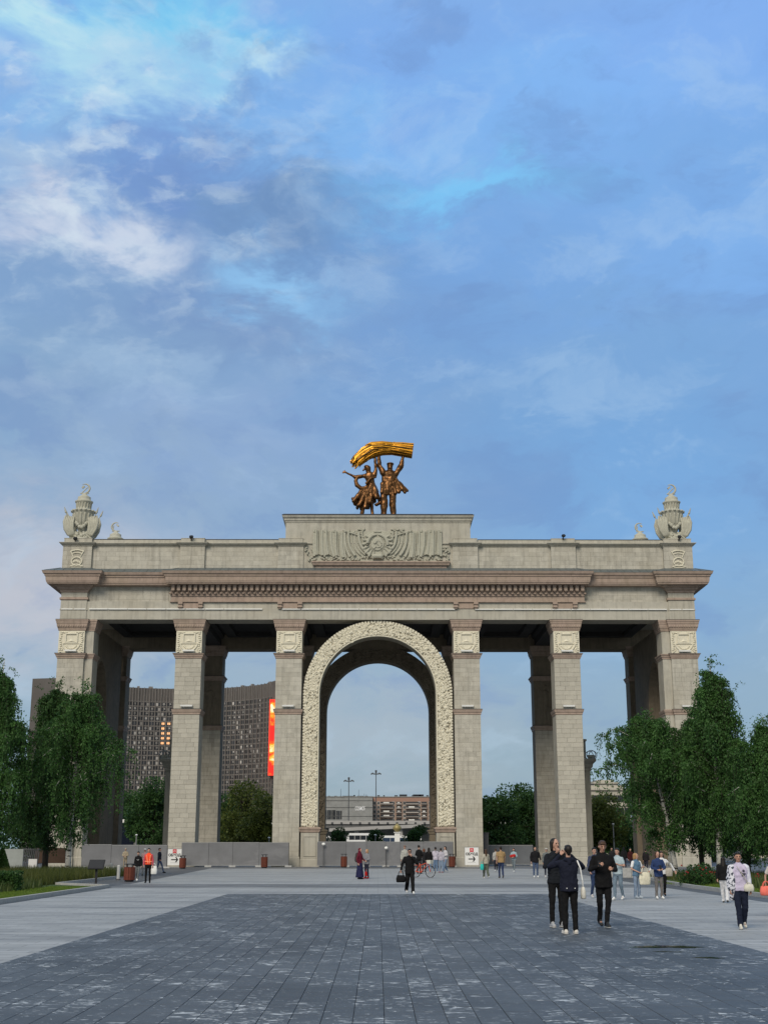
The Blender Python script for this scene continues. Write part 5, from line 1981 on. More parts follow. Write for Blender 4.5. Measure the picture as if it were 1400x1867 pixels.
def birch(base, H, R, label, seed, lean=(0, 0), z0=.20, nstr=1500, bark=BARK, leaf=LEAF1, group='weeping birches in the lawns', prof=None, fork=False):
    rg = np.random.default_rng(seed)
    rr = random.Random(seed)
    root = empty('birch_tree', base, label, 'tree', group)
    tr = []
    for k in range(9):
        t = k / 8
        tr.append(Vector((lean[0] * t ** 1.3 + .12 * math.sin(3 * t + seed), lean[1] * t + .1 * math.cos(2.2 * t + seed), H * .98 * t)))
    rad = [.17 * (1 - t / 8) ** .8 * H / 11 + .012 for t in range(9)]
    mb = MB().tube(tr, rad, 10)

    def trunk(t):
        q = t * 8
        i = min(7, int(q))
        return tr[i].lerp(tr[i + 1], q - i)
    prof = prof or (lambda t: (min(1, t / .32) ** .6) * (1 - max(0, (t - .28)) / .72) ** .95 + .03)
    limbs = []
    NL = 44
    for k in range(NL):
        t = z0 + (.985 - z0) * ((k + rr.random()) / NL) ** .9
        a = k * 2.4 + rr.uniform(-.4, .4)
        tt = (t - z0) / (1 - z0)
        ln = R * prof(tt) * rr.uniform(.62, 1.3)
        p0 = trunk(t * .93)
        up = ln * rr.uniform(.35, .75)
        d = Vector((math.cos(a), math.sin(a), 0))
        pts = [p0, p0 + d * ln * .35 + Vector((0, 0, up * .7)), p0 + d * ln * .72 + Vector((0, 0, up)), p0 + d * ln + Vector((0, 0, up * .72))]
        limbs.append(pts)
        mb.tube(pts, [.05 * H / 11 * (1.2 - t), .035 * (1.2 - t), .02, .008], 5)
    mb.build('trunk', bark, root, True)
    # hanging twigs: polylines from limbs downwards
    P, Dv, A = [], [], []
    tw = []
    for k in range(nstr):
        li = limbs[min(NL - 1, int(rr.random() ** .95 * NL))]
        u = rr.uniform(.15, 1.0)
        q = u * 3
        i = min(2, int(q))
        p = li[i].lerp(li[i + 1], q - i)
        drop = rr.uniform(.35, 1.15) * min(2.8, .5 + p.z * .24) * (1.15 if p.z < H * .6 else .75)
        az_ = rr.uniform(0, 6.283)
        sp_ = rr.uniform(.15, .55)
        out = Vector((math.cos(az_) * sp_, math.sin(az_) * sp_, rr.uniform(-.1, .35)))
        pts = np.array([p, p + out * .6, p + out * 1.0 + Vector((0, 0, -drop * .45)), p + out * 1.12 + Vector((0, 0, -drop))])
        if pts[-1, 2] < H * z0 * .62:
            continue
        tw.append(pts)
        nl = int(11 + drop * 14)
        s_ = rg.uniform(0.05, 1, nl) * 3
        ii = np.minimum(2, s_.astype(int))
        fr_ = (s_ - ii)[:, None]
        pp = pts[ii] * (1 - fr_) + pts[ii + 1] * fr_ + rg.normal(size=(nl, 3)) * .055
        dv = pts[ii + 1] - pts[ii] + rg.normal(size=(nl, 3)) * .45 + np.array([0, 0, -.35])
        dv /= np.linalg.norm(dv, axis=1, keepdims=True)
        P.append(pp)
        Dv.append(dv)
        A.append(np.full(nl, rr.random()) * .6 + rg.random(nl) * .4)
    for k in range(46):          # thin leaders that stand out of the top and the shoulders
        p = trunk(rr.uniform(.72, .97)) if k % 3 else limbs[int(NL * rr.uniform(.45, .95))][3]
        az_ = rr.uniform(0, 6.283)
        ln = rr.uniform(.5, 1.15)
        q1 = p + Vector((math.cos(az_) * .35, math.sin(az_) * .35, .75)) * ln
        q2 = q1 + Vector((math.cos(az_) * .4, math.sin(az_) * .4, -.15)) * ln
        pts = np.array([p, (p + q1) / 2, q1, q2])
        tw.append(pts)
        nl = 18
        s_ = rg.uniform(0.1, 1, nl) * 3
        ii = np.minimum(2, s_.astype(int))
        fr_ = (s_ - ii)[:, None]
        P.append(pts[ii] * (1 - fr_) + pts[ii + 1] * fr_ + rg.normal(size=(nl, 3)) * .07)
        dv = rg.normal(size=(nl, 3)) * .6 + np.array([0, 0, -.4])
        Dv.append(dv / np.linalg.norm(dv, axis=1, keepdims=True))
        A.append(rg.uniform(.4, 1, nl))
    P, Dv, A = np.concatenate(P), np.concatenate(Dv), np.concatenate(A)
    V, Q = leaves(P, Dv, rg.uniform(.09, .17, len(P)), .30, rg)
    npmesh('crown', V, Q, leaf, root, np.repeat(A, 4))
    mb = MB()
    for pts in tw[::4]:
        mb.tube([Vector(p) for p in pts], [.009, .008, .006, .004], 3)
    mb.build('twigs', BARKD, root, kind='stuff')
    return root


def round_tree(base, H, R, label, seed, leaf=LEAF2, n=9000, z0=.12, group='round trees beyond the gate', Ls=(.2, .42), name='leafy_tree', lobes=26, flat=1.0):
    rg = np.random.default_rng(seed)
    rr = random.Random(seed)
    root = empty(name, base, label, 'tree' if name != 'bush' else 'bush', group)
    mb = MB().tube([(0, 0, 0), (.1, 0, H * .4), (-.1, .1, H * .8)], [.035 * H, .026 * H, .01 * H], 8)
    cen = []
    for k in range(lobes):
        t = rr.random()
        z = H * (z0 + (1 - z0) * (.12 + .76 * t))
        pr = math.sqrt(max(.05, 1 - (2 * t - .85) ** 2 / 1.35)) * R * .72
        a = rr.uniform(0, 6.283)
        q = pr * math.sqrt(rr.random())
        c = Vector((q * math.cos(a), q * math.sin(a) * flat, z))
        cen.append((c, R * rr.uniform(.26, .44)))
        mb.tube([(0, 0, z * .55), c * .6 + Vector((0, 0, z * .35)), c], [.011 * H, .007 * H, .003 * H], 5)
    mb.build('trunk', BARKD, root)
    P, Dv, A = [], [], []
    for c, r_ in cen:
        k = int(n / lobes)
        d = rg.normal(size=(k, 3))
        d /= np.linalg.norm(d, axis=1, keepdims=True)
        rad = r_ * (0.55 + .55 * rg.random((k, 1)) ** .6)
        P.append(np.array(c) + d * rad * np.array([1, 1, .8]))
        dv = d + rg.normal(size=(k, 3)) * .6 + np.array([0, 0, -.25])
        Dv.append(dv / np.linalg.norm(dv, axis=1, keepdims=True))
        A.append(np.full(k, rr.random()) * .55 + .45 * rg.random(k))
    P, Dv, A = np.concatenate(P), np.concatenate(Dv), np.concatenate(A)
    keep = P[:, 2] > .1
    P, Dv, A = P[keep], Dv[keep], A[keep]
    V, Q = leaves(P, Dv, rg.uniform(Ls[0], Ls[1], len(P)), .38, rg)
    npmesh('crown', V, Q, leaf, root, np.repeat(A, 4))
    return root


def tree_h(px, ptop, Y):
    return at(px, ptop, Y)[2]


def on_ground(px, Y):
    return (at(px, 1546, Y)[0], Y, 0)


birch(on_ground(127, 79), tree_h(127, 1238, 79) * 1.0, 2.75, 'silver birch with white trunk behind the lectern', 3, lean=(.5, 0), nstr=1600, prof=lambda t: (min(1, t / .3) ** .6) * (1 - max(0, t - .5) / .5) ** .75 + .03)
birch(on_ground(88, 83), tree_h(88, 1232, 83), 2.9, 'darker birch just behind the white-trunked one on the lectern side', 4, nstr=2100, leaf=LEAF3, bark=BARKD, z0=.16, prof=lambda t: (min(1, t / .3) ** .6) * (1 - max(0, t - .45) / .55) ** .75 + .03)
birch(on_ground(-22, 76), tree_h(-5, 1196, 76), 2.9, 'birch at the photo edge beside the topiary cone', 8, lean=(.3, 0), nstr=1900, z0=.14)
birch(on_ground(1228, 80), tree_h(1175, 1296, 80), 3.3, 'leaning lower birch beside the gate end behind the walkers', 9, lean=(-1.3, 0), nstr=1900, z0=.2,
      prof=lambda t: (min(1, t / .25) ** .5) * (1 - max(0, t - .55) / .45 * .75) + .02)
birch(on_ground(1312, 77), tree_h(1305, 1190, 77), 3.5, 'tallest birch with pointed top, in the flower lawn', 12, nstr=2500, z0=.15)
birch(on_ground(1275, 84), tree_h(1262, 1290, 84), 2.9, 'dark birch filling the gap behind the tallest birch', 15, nstr=1700, leaf=LEAF3, bark=BARKD, z0=.14)
birch(on_ground(1408, 73), tree_h(1400, 1300, 73), 2.6, 'birch cut by the photo edge past the tallest birch', 16, nstr=1700, z0=.12)
birch(on_ground(1365, 88), tree_h(1360, 1420, 88), 2.6, 'small dark birch between the tallest one and the photo edge', 18, nstr=1300, leaf=LEAF3, bark=BARKD, z0=.1)

for i, (px, ptop, Y, R, lf, lb) in enumerate([
        (277, 1420, 172, 4.3, LEAF3, 'dark green round tree behind the outer bay on the hotel side'),
        (236, 1440, 200, 4.6, LEAF3, 'darker far tree behind the pavilion'),
        (312, 1440, 190, 4.5, LEAF3, 'round tree behind the gate pier with the detour sign'),
        (440, 1427, 178, 4.6, LEAF2, 'yellow-green round tree below the curved hotel'),
        (484, 1440, 170, 3.6, LEAF2, 'smaller yellow-green tree beside the arch pier below the screen'),
        (410, 1450, 186, 4.0, LEAF3, 'round tree in the gap beside the far gate pier'),
        (903, 1446, 172, 3.9, LEAF3, 'lower dark tree right of the arch pier'),
        (948, 1427, 182, 4.6, LEAF3, 'taller dark tree beside the far gate pier'),
        (985, 1445, 178, 4.2, LEAF3, 'dark tree hidden behind the gate pier'),
        (1092, 1440, 168, 3.6, LEAF2, 'round tree with yellow tips beside the ornamental column'),
        (1125, 1490, 190, 3.4, LEAF3, 'low dark tree under the pale building'),
        (860, 1452, 190, 4.0, LEAF3, 'dark tree behind the arch pier'),
        (1190, 1470, 170, 5.0, LEAF3, 'broad dark tree behind the leaning birch'),
        (1300, 1460, 165, 5.5, LEAF3, 'broad dark tree behind the tallest birch'),
        (60, 1470, 150, 5.0, LEAF3, 'broad dark tree behind the birches on the lectern side')]):
    round_tree(on_ground(px, Y), tree_h(px, ptop, Y), R, lb, 60 + i, lf, n=9000)
for i, (px, ptop, Y, R, lb) in enumerate([
        (617, 1508, 158, 1.05, 'round bush at the coach windscreen'),
        (684, 1511, 160, 1.0, 'round bush in the middle of the arch'),
        (753, 1511, 160, 1.0, 'bush right of the white pillar'),
        (765, 1505, 164, 1.2, 'tallest bush beside the arch leg')]):
    round_tree(on_ground(px, Y), tree_h(px, ptop, Y), R * 1.25, lb, 90 + i, LEAF3, n=2600, z0=.3, Ls=(.12, .24), name='bush', lobes=14, group='bushes behind the arch hoarding')

# ------------------------------------------------------------------ lawns, beds, kerbs
sheet('lawn', [(-46, 8), (-11.95, 8), (-11.95, 58.6), (-15.0, 62.0), (-15.05, 76), (-46, 76)], 0.05, LAWN)
sheet('flower_lawn', [(13.75, 8), (46, 8), (46, 78), (15.6, 78), (14.3, 66)], 0.05, LAWN)


def kerb(pts, label, wd=.16, h=.15):
    mb = MB()
    for (a, b) in zip(pts[:-1], pts[1:]):
        a, b = Vector((*a, 0)), Vector((*b, 0))
        d = (b - a)
        n = max(1, int(d.length / 1.0))
        e = d.normalized()
        for k in range(n):
            p, q = a + d * (k / n) + e * .004, a + d * ((k + 1) / n) - e * .004
            c = (p + q) / 2
            mb.obox((c.x, c.y, h / 2), (wd / 2, (q - p).length / 2, h / 2), Matrix.Rotation(math.atan2(-e.x, e.y), 3, 'Z'))
    o = mb.build('kerb', GRANITE)
    tag(o, kind='structure')


kerb([(-11.85, 8), (-11.85, 58.5), (-14.9, 61.9), (-14.95, 76)], '')
kerb([(13.65, 8), (13.65, 58), (14.2, 66), (15.5, 78)], '')


def blades(name, n, region, hmin, hmax, wd, m_, lean=.35, seed=1, parent=None):
    rg = np.random.default_rng(seed)
    P = region(rg, n)
    n = len(P)
    a = rg.uniform(0, 2 * np.pi, n)
    h = rg.uniform(hmin, hmax, n)
    dx, dy = np.cos(a), np.sin(a)
    le = rg.uniform(-lean, lean, n) * h
    V = np.empty((n, 3, 3))
    V[:, 0] = P + np.stack([dx * wd, dy * wd, 0 * h], 1)
    V[:, 1] = P - np.stack([dx * wd, dy * wd, 0 * h], 1)
    V[:, 2] = P + np.stack([dy * le, dx * le, h], 1)
    o = npmesh(name, V.reshape(-1, 3), np.arange(n * 3).reshape(n, 3), m_, parent, np.repeat(rg.random(n), 3))
    tag(o, kind='stuff')
    return o


def rect(x0, x1, y0, y1, z=.05):
    return lambda rg, n: np.stack([rg.uniform(x0, x1, n), rg.uniform(y0, y1, n), np.full(n, z)], 1)


GRASS = leafmat('grass_blade', (0.075, 0.13, 0.018), (0.17, 0.24, 0.04), .3)
TALLG = leafmat('tall_grass_blade', (0.035, 0.055, 0.012), (0.11, 0.12, 0.032), .3)
BEDG = leafmat('bed_leaf', (0.03, 0.055, 0.015), (0.10, 0.13, 0.04), .3)
blades('mown_grass', 26000, rect(-14.2, -11.98, 30, 58), .03, .09, .012, GRASS, seed=3)
blades('mown_grass', 22000, rect(13.8, 15.6, 34, 66), .03, .09, .012, GRASS, seed=4)
blades('tall_grass', 42000, rect(-32, -15.1, 57, 80), .35, .75, .022, TALLG, seed=5)
blades('tall_grass', 12000, rect(15.5, 34, 60, 84), .2, .45, .022, TALLG, seed=6)
blades('flower_bed_leaves', 26000, rect(-30, -14.1, 36, 57), .15, .5, .03, BEDG, .6, seed=7)
blades('flower_bed_leaves', 22000, rect(15.5, 30, 36, 64), .15, .55, .03, BEDG, .6, seed=8)


def flowers(name, boxes, n, seed):
    rr = random.Random(seed)
    mb = MB()
    for k in range(n):
        x0, x1, y0, y1 = rr.choice(boxes)
        cx_, cy_ = rr.uniform(x0, x1), rr.uniform(y0, y1)
        for j in range(rr.randint(1, 4)):
            r_ = rr.uniform(.03, .06)
            mb.val = rr.random()
            mb.ell((cx_ + rr.uniform(-.2, .2), cy_ + rr.uniform(-.2, .2), rr.uniform(.35, .62)), (r_, r_, r_ * .8), None, 5, 3)
    o = mb.build(name, mat('red_petals', (.24, .018, .016), .6, .2, attr=.6), None)
    tag(o, kind='stuff')


flowers('red_flowers', [(-17.0, -14.4, 40, 58), (-19, -16, 50, 56)], 34, 3)
flowers('red_flowers', [(15.2, 18.5, 56, 66), (14.9, 17, 60, 64)], 18, 4)
# low leafy bush with red flowers
for px, py, Y_, lb in ((1283, 1602, 62, 'red-flowered rose bush in the lawn before the leaning birch'), (1262, 1606, 60, 'smaller red rose bush near the pale kerb')):
    b_ = round_tree(on_ground(px, Y_), .95, .75, lb, int(px), LEAF3, n=2200, z0=.02, Ls=(.05, .11), name='bush', lobes=12, group='rose bushes in the lawn')
    mb = MB()
    rr = random.Random(px)
    for k in range(11):
        a = rr.uniform(0, 6.28)
        mb.ell((.7 * math.cos(a) * rr.random() ** .5, -.25 + .45 * math.sin(a), rr.uniform(.4, .95)), (.05, .05, .04), None, 5, 3)
    mb.build('blossom', mat('red_petals', (.24, .018, .016)), b_)
# clipped cone and hedge at the edge
p = gr(8, 1604)
root = round_tree((p[0] - .2, p[1], 0), at(8, 1546, p[1])[2], .45, 'clipped dark cone at the photo edge beside the hedge', 41, LEAF3, n=200, z0=0, Ls=(.04, .08), name='topiary_cone', lobes=4, group=None)
root['category'] = 'topiary'
rg = np.random.default_rng(77)
n = 9000
t = rg.random(n) ** .7
hc = at(8, 1546, p[1])[2]
a = rg.uniform(0, 6.283, n)
rad = .62 * (t) + .02
P = np.stack([rad * np.cos(a), rad * np.sin(a), hc * (1 - t)], 1)
dv = np.stack([np.cos(a), np.sin(a), rg.uniform(-.2, .9, n)], 1) + rg.normal(size=(n, 3)) * .4
dv /= np.linalg.norm(dv, axis=1, keepdims=True)
V, Q = leaves(P, dv, rg.uniform(.05, .1, n), .4, rg)
npmesh('crown', V, Q, LEAF3, root, np.repeat(rg.random(n), 4))
p = gr(18, 1628)
hd = empty('hedge', (p[0] - 1.0, p[1], 0), 'low clipped hedge beside the dark cone', 'hedge')
n = 9000
P = rg.uniform((-1.4, -.45, .05), (1.4, .45, .8), size=(n, 3))
dv = rg.normal(size=(n, 3)) + np.array([0, -.3, .5])
dv /= np.linalg.norm(dv, axis=1, keepdims=True)
V, Q = leaves(P, dv, rg.uniform(.05, .11, n), .4, rg)
npmesh('foliage', V, Q, LEAF3, hd, np.repeat(rg.random(n), 4))

# slatted gate, boards and low walls at the left, behind the birches
Yf = 88
pa = at(36, 1583, Yf)
sf = empty('slatted_gate', (pa[0], Yf, 0), 'dark slatted metal gate under the birches, brown board behind', 'gate')
z1 = at(36, 1546, Yf)[2]
wslat = at(66, 1583, Yf)[0] - pa[0]
me = MB().box(-.035, .035, -.03, .03, .12, z1).mesh('slat')
me.materials.append(STEEL)
for k in range(10):
    o = bpy.data.objects.new('slat', me)
    COL.objects.link(o)
    o.parent = sf
    o.location = (wslat * k / 9, 0, 0)
    o.rotation_euler = (0, .10, 0)
MB().box(-.1, wslat + .3, -.045, .045, z1 - .15, z1 - .08).build('rail', STEEL, sf)
MB().box(-.1, wslat + .3, -.045, .045, .2, .27).build('rail', STEEL, sf)
pb = at(62, 1583, Yf + 2)
o = MB().box(0, 2.1, 0, .1, .7, 1.7).box(.1, .2, .02, .09, 0, .499).box(1.9, 2.0, .02, .09, 0, .499).build('notice_board', mat('brown_board', (.07, .042, .028), .8, .2))
o.location = (pb[0], Yf + 2, 0)
tag(o, 'brown wooden notice board on two legs beside the slatted gate', 'board')
pc = at(52, 1580, Yf - 1)
o = MB().box(0, .55, 0, .05, .35, 1.0).box(.05, .1, .01, .04, 0, .349).box(.45, .5, .01, .04, 0, .349).build('white_placard', SIGNW)
o.location = (pc[0], Yf - 1, 0)
tag(o, 'small white placard on legs before the slatted gate', 'placard')
pd = at(2, 1590, Yf - 3)
o = MB().box(0, 1.35, 0, .06, 0.1, at(2, 1548, Yf - 3)[2]).box(.1, .2, .061, .5, 0, .09).box(1.1, 1.2, .061, .5, 0, .09).build('pale_screen_panel', mat('pale_panel', (.34, .37, .36), .5, .1))
o.location = (pd[0], Yf - 3, 0)
tag(o, 'pale grey-green screen panel behind the topiary cone', 'panel')
# curved low granite wall where the walkers pass on the right
mb = MB()
for k in range(14):
    t = math.pi * (.5 + .75 * k / 13)
    t2 = math.pi * (.5 + .75 * (k + 1) / 13)
    pass
pw = gr(1146, 1600)
wall = empty('planter_wall', (pw[0] + .4, pw[1] + 1.5, 0), 'low curved grey granite planter wall behind the blonde woman', 'wall')
for k in range(12):
    t = math.pi * (.75 + .8 * k / 12)
    c = (3.4 * math.cos(t) + 1.6, 3.4 * math.sin(t) + 1.0, .28)
    MB().obox(c, (.14, .36, .28), Matrix.Rotation(t, 3, 'Z')).build('stone', GRANITE, wall)
# bollards in a row by the gate opening on the left
for k, (px, py) in enumerate(((216, 1605), (202, 1598))):
    g = gr(px, py)
    root = empty('bollard', (g[0], g[1], 0), ['white-topped bollard nearest the nearest litter bin', 'farther pale bollard by the tall grass'][k], 'bollard', 'pale bollards at the lawn edge')
    MB().lathe((0, 0, 0), [(.09, 0), (.09, .75), (.05, .8)], 10).build('shaft', FEET, root)
    MB().lathe((0, 0, 0), [(.13, 0), (.13, .06), (.095, .08)], 10).build('foot', STEEL, root)

# ------------------------------------------------------------------ people
def fabric(c, name=None, rough=0.9):
    key = 'cloth_%d_%d_%d' % tuple(int(v * 999) for v in c)
    return mat(name or key, c, rough, 0.22, 9.0, 0.5, 14, spec=.15)


SKIN = mat('skin', (0.46, 0.27, 0.20), 0.55, 0.06, 8)
SKIN2 = mat('skin_tanned', (0.42, 0.235, 0.165), 0.55, 0.06, 8)
EYEM = mat('eye_dark', (0.02, 0.015, 0.012), 0.3)
LIP = mat('lips', (0.30, 0.12, 0.10), 0.5)
HAIRS = {'dark': mat('dark_hair', (0.014, 0.010, 0.008), 0.5, 0.3, 30), 'brown': mat('brown_hair', (0.055, 0.028, 0.015), 0.55, 0.3, 30),
         'blond': mat('blond_hair', (0.36, 0.21, 0.09), 0.55, 0.3, 30), 'red': mat('auburn_hair', (0.13, 0.045, 0.018), 0.55, 0.3, 30)}
NAVY, BLK, JEAN = (0.012, 0.016, 0.032), (0.009, 0.009, 0.010), (0.055, 0.085, 0.145)
LJEAN, GREYC, WHT = (0.20, 0.26, 0.35), (0.13, 0.14, 0.15), (0.68, 0.68, 0.67)

LEGS = {
    'stand': ((.10, -.01, .49), (.105, .02, .09), (-.10, -.01, .49), (-.105, .02, .09)),
    'wide': ((.125, -.015, .49), (.15, .02, .09), (-.125, -.015, .49), (-.15, .02, .09)),
    'step': ((.085, -.13, .52), (.075, -.20, .09), (-.09, .00, .49), (-.085, .20, .13)),
    'step2': ((.09, .00, .49), (.085, .20, .13), (-.085, -.13, .52), (-.075, -.20, .09)),
    'cross': ((.075, -.05, .49), (.01, -.10, .09), (-.085, .03, .50), (-.055, .22, .14)),
    'stride': ((.085, -.20, .53), (.08, -.33, .10), (-.085, .04, .50), (-.08, .36, .17)),
}
ARMS = {
    'down': ((.228, .03, 1.15), (.235, -.05, .90), (-.228, .03, 1.15), (-.235, -.05, .90)),
    'swing': ((.25, .10, 1.16), (.26, .10, .92), (-.25, -.05, 1.16), (-.25, -.18, .95)),
    'swing2': ((.25, -.05, 1.16), (.25, -.18, .95), (-.25, .10, 1.16), (-.26, .10, .92)),
    'phone': ((.27, .00, 1.17), (.13, -.27, 1.17), (-.27, .0, 1.17), (-.15, -.28, 1.24)),
    'photo': ((.36, -.14, 1.33), (.10, -.24, 1.56), (-.34, -.16, 1.32), (-.10, -.24, 1.56)),
    'mouth': ((.26, -.02, 1.17), (.23, -.16, .98), (-.27, -.13, 1.20), (-.05, -.19, 1.46)),
    'bagfront': ((.27, -.05, 1.16), (.12, -.26, 1.20), (-.26, .02, 1.15), (-.10, -.22, 1.02)),
    'hold': ((.26, -.02, 1.16), (.10, -.26, 1.10), (-.26, -.02, 1.16), (-.10, -.26, 1.08)),
    'spread': ((.37, .03, 1.22), (.50, .02, 1.00), (-.37, .03, 1.22), (-.50, .02, 1.00)),
    'point': ((.40, .0, 1.36), (.60, -.05, 1.40), (-.25, .03, 1.15), (-.265, -.04, .90)),
    'mouth2': ((.27, -.13, 1.20), (.05, -.19, 1.46), (-.30, .02, 1.17), (-.36, -.05, .93)),
    'oneup': ((.27, .0, 1.17), (.25, -.2, 1.04), (-.27, .03, 1.15), (-.265, -.04, .90)),
}


def hand(mb, wr, d, n, k, side, curl=.35, fingers=True, fat=1.0):
    d, n = Vector(d).normalized(), Vector(n)
    n = (n - d * n.dot(d)).normalized()
    s = d.cross(n).normalized()
    mb.cap(wr + d * .015 * k, wr + d * .085 * k, .028 * k * fat, .036 * k * fat, 10, .6, n)
    for i, L in zip((-1.5, -.5, .5, 1.5), (.068, .082, .078, .060)):
        b = wr + d * .085 * k + s * i * .0205 * k
        d1 = d * math.cos(curl) + n * math.sin(curl)
        d2 = d * math.cos(curl * 2.3) + n * math.sin(curl * 2.3)
        m_ = b + d1 * L * .52 * k
        mb.cap(b - d * .01 * k, m_, .0098 * k * fat, .0092 * k * fat, 8)
        mb.cap(m_, m_ + d2 * L * .48 * k, .0092 * k * fat, .0078 * k * fat, 8)
    b = wr + d * .03 * k - s * side * .028 * k
    m_ = b + (d * .75 - s * side * .55 + n * .25).normalized() * .040 * k
    mb.cap(b, m_, .013 * k * fat, .011 * k * fat, 8)
    mb.cap(m_, m_ + (d * .9 - s * side * .15 + n * .3).normalized() * .030 * k, .011 * k * fat, .009 * k * fat, 8)


def torso_rings(mb, k, rings, n=16):
    """rings: (z, half width, half depth, y)"""
    vs, fs = [], []
    for (z, hw_, hd_, y) in rings:
        for i in range(n):
            t = 2 * math.pi * i / n
            c, s = math.cos(t), math.sin(t)
            vs.append((hw_ * k * math.copysign(abs(c) ** .8, c), y * k + hd_ * k * math.copysign(abs(s) ** .85, s), z * k))
    for q in range(len(rings) - 1):
        for i in range(n):
            j = (i + 1) % n
            fs.append((q * n + i, q * n + j, q * n + n + j, q * n + n + i))
    fs.append(tuple(range(n - 1, -1, -1)))
    q = (len(rings) - 1) * n
    fs.append(tuple(range(q, q + n)))
    mb.add(vs, fs)


def person(px, py, ptop, face, label, top, bottom, shoe=(.6, .6, .58), hair='dark', style='short', legs='stand', arms='down',
           sleeve='long', hem=.86, bot='trousers', wide=1.0, fat=1.0, skin=SKIN, lookyaw=0, nod=0, sleevecol=None, extra=None, group='people on the forecourt', curl=.5, cat='person', tops=None):
    g = gr(px, py, .012)
    Y = g[1]
    hgt = at(px, ptop, Y)[2] - .012
    k = hgt / 1.77
    root = empty('person', (g[0], g[1], .024 if -5.66 < g[0] < 6.4 and Y < 50 else .012), label, cat, group, math.radians(face))
    near = Y < 34
    vox = .0075 if near else max(.014, Y * .00026)
    vc = .012 if near else max(.016, Y * .00030)
    v = lambda p: Vector(p) * k
    Lk, La, Rk, Ra = (v(p) for p in LEGS[legs])
    Le, Lw, Re, Rw = (v(p) for p in ARMS[arms])
    Ls, Rs = v((.168 * fat, .0, 1.40)), v((-.168 * fat, .0, 1.40))
    Lh, Rh = v((.088, 0, .92)), v((-.088, 0, .92))
    HR_ = Matrix.Rotation(math.radians(lookyaw), 3, 'Z') @ Matrix.Rotation(math.radians(nod), 3, 'X')
    neck = v((0, .0, 1.50))
    hd = lambda p: neck + HR_ @ (v(p) - neck)
    # body, one skin
    mb = MB()
    mb.ell(hd((0, -.004, 1.655)), (.073 * k, .094 * k, .105 * k), HR_, 14, 10)
    mb.cap(hd((0, -.035, 1.60)), hd((0, -.055, 1.565)), .055 * k, .034 * k, 12)
    mb.cap(hd((0, -.092, 1.655)), hd((0, -.108, 1.622)), .010 * k, .016 * k, 8)
    mb.cap(hd((-.03, -.083, 1.672)), hd((.03, -.083, 1.672)), .012 * k, .012 * k, 8)
    for s in (-1, 1):
        mb.ell(hd((s * .076, .008, 1.64)), (.012 * k, .022 * k, .032 * k), HR_, 8, 6)
    mb.cap(v((0, .012, 1.44)), hd((0, .008, 1.58)), .055 * k, .050 * k, 12)
    torso_rings(mb, k, [(.86, .12, .085, 0), (.95, .145, .10, 0), (1.1, .125, .085, 0), (1.28, .15, .10, 0), (1.40, .15, .085, 0), (1.46, .07, .05, .005)])
    for (a, b, c) in ((Lh, Lk, La), (Rh, Rk, Ra)):
        mb.cap(a, b, .075 * k, .048 * k)
        mb.cap(b, c, .048 * k, .032 * k)
        mb.cap(c, c + v((0, -.11, -.055)), .032 * k, .026 * k)
    for (s, a, b, c) in ((1, Ls, Le, Lw), (-1, Rs, Re, Rw)):
        mb.cap(a, b, .043 * k, .036 * k)
        mb.cap(b, c, .036 * k, .025 * k)
        d = (c - b).normalized()
        n_ = Vector((-s, -.3, .1)) if arms in ('down', 'swing', 'swing2', 'oneup') else Vector((-s * .5, 0, .8))
        hand(mb, c, d, n_, k, s, curl, True, 1.0 if near else 1.25)
    body = mb.build('body', skin, root)
    queue(body, vox, 2 if near else 3, .4)
    if Y < 60:
        for s in (-1, 1):
            MB().ell(hd((s * .030, -.090, 1.652)), (.013 * k, .007 * k, .006 * k), HR_, 8, 6).build('eye', EYEM, body, True)
            MB().cap(hd((s * .046, -.088, 1.668)), hd((s * .017, -.098, 1.670)), .0045 * k, .0055 * k, 6).build('eyebrow', HAIRS[hair], body, True)
        MB().cap(hd((-.021, -.094, 1.585)), hd((.021, -.094, 1.585)), .0055 * k, .0055 * k, 6).build('mouth', LIP, body, True)
    # lower clothes
    mb = MB()
    if bot == 'skirt':
        rings = [(1.06, .135, .10, 0), (.95, .165, .125, 0), (.6, .20, .17, 0), (.10, .25, .23, .01)]
        torso_rings(mb, k, rings, 20)
    else:
        torso_rings(mb, k, [(.80, .10 * fat, .085, 0), (.87, .165 * fat, .115 * fat, .005), (.96, .165 * fat, .115 * fat, .005), (1.05, .145 * fat, .105 * fat, 0)])
        end = {'trousers': .045, 'wide': .045, 'shorts': None}[bot]
        w_ = 1.35 if bot == 'wide' else 1.0
        for (a, b, c) in ((Lh, Lk, La), (Rh, Rk, Ra)):
            mb.cap(a - v((0, 0, .03)), b, .092 * k * fat, .066 * k * wide * w_)
            if end is not None:
                mb.cap(b, c + v((0, .0, -.01)), .064 * k * wide * w_, .052 * k * wide * w_)
                bb_ = b.lerp(c, .45) + v((0, -.012, 0))
                mb.ell(bb_, (.06 * k * wide * w_, .058 * k * wide * w_, .03 * k))
                mb.ell(c + v((0, -.01, .03)), (.058 * k * wide * w_, .06 * k * wide * w_, .028 * k))
    nm = {'skirt': 'skirt', 'shorts': 'shorts'}.get(bot, 'trousers')
    queue(mb.build(nm, fabric(bottom), root), vc, 2, folds=True)
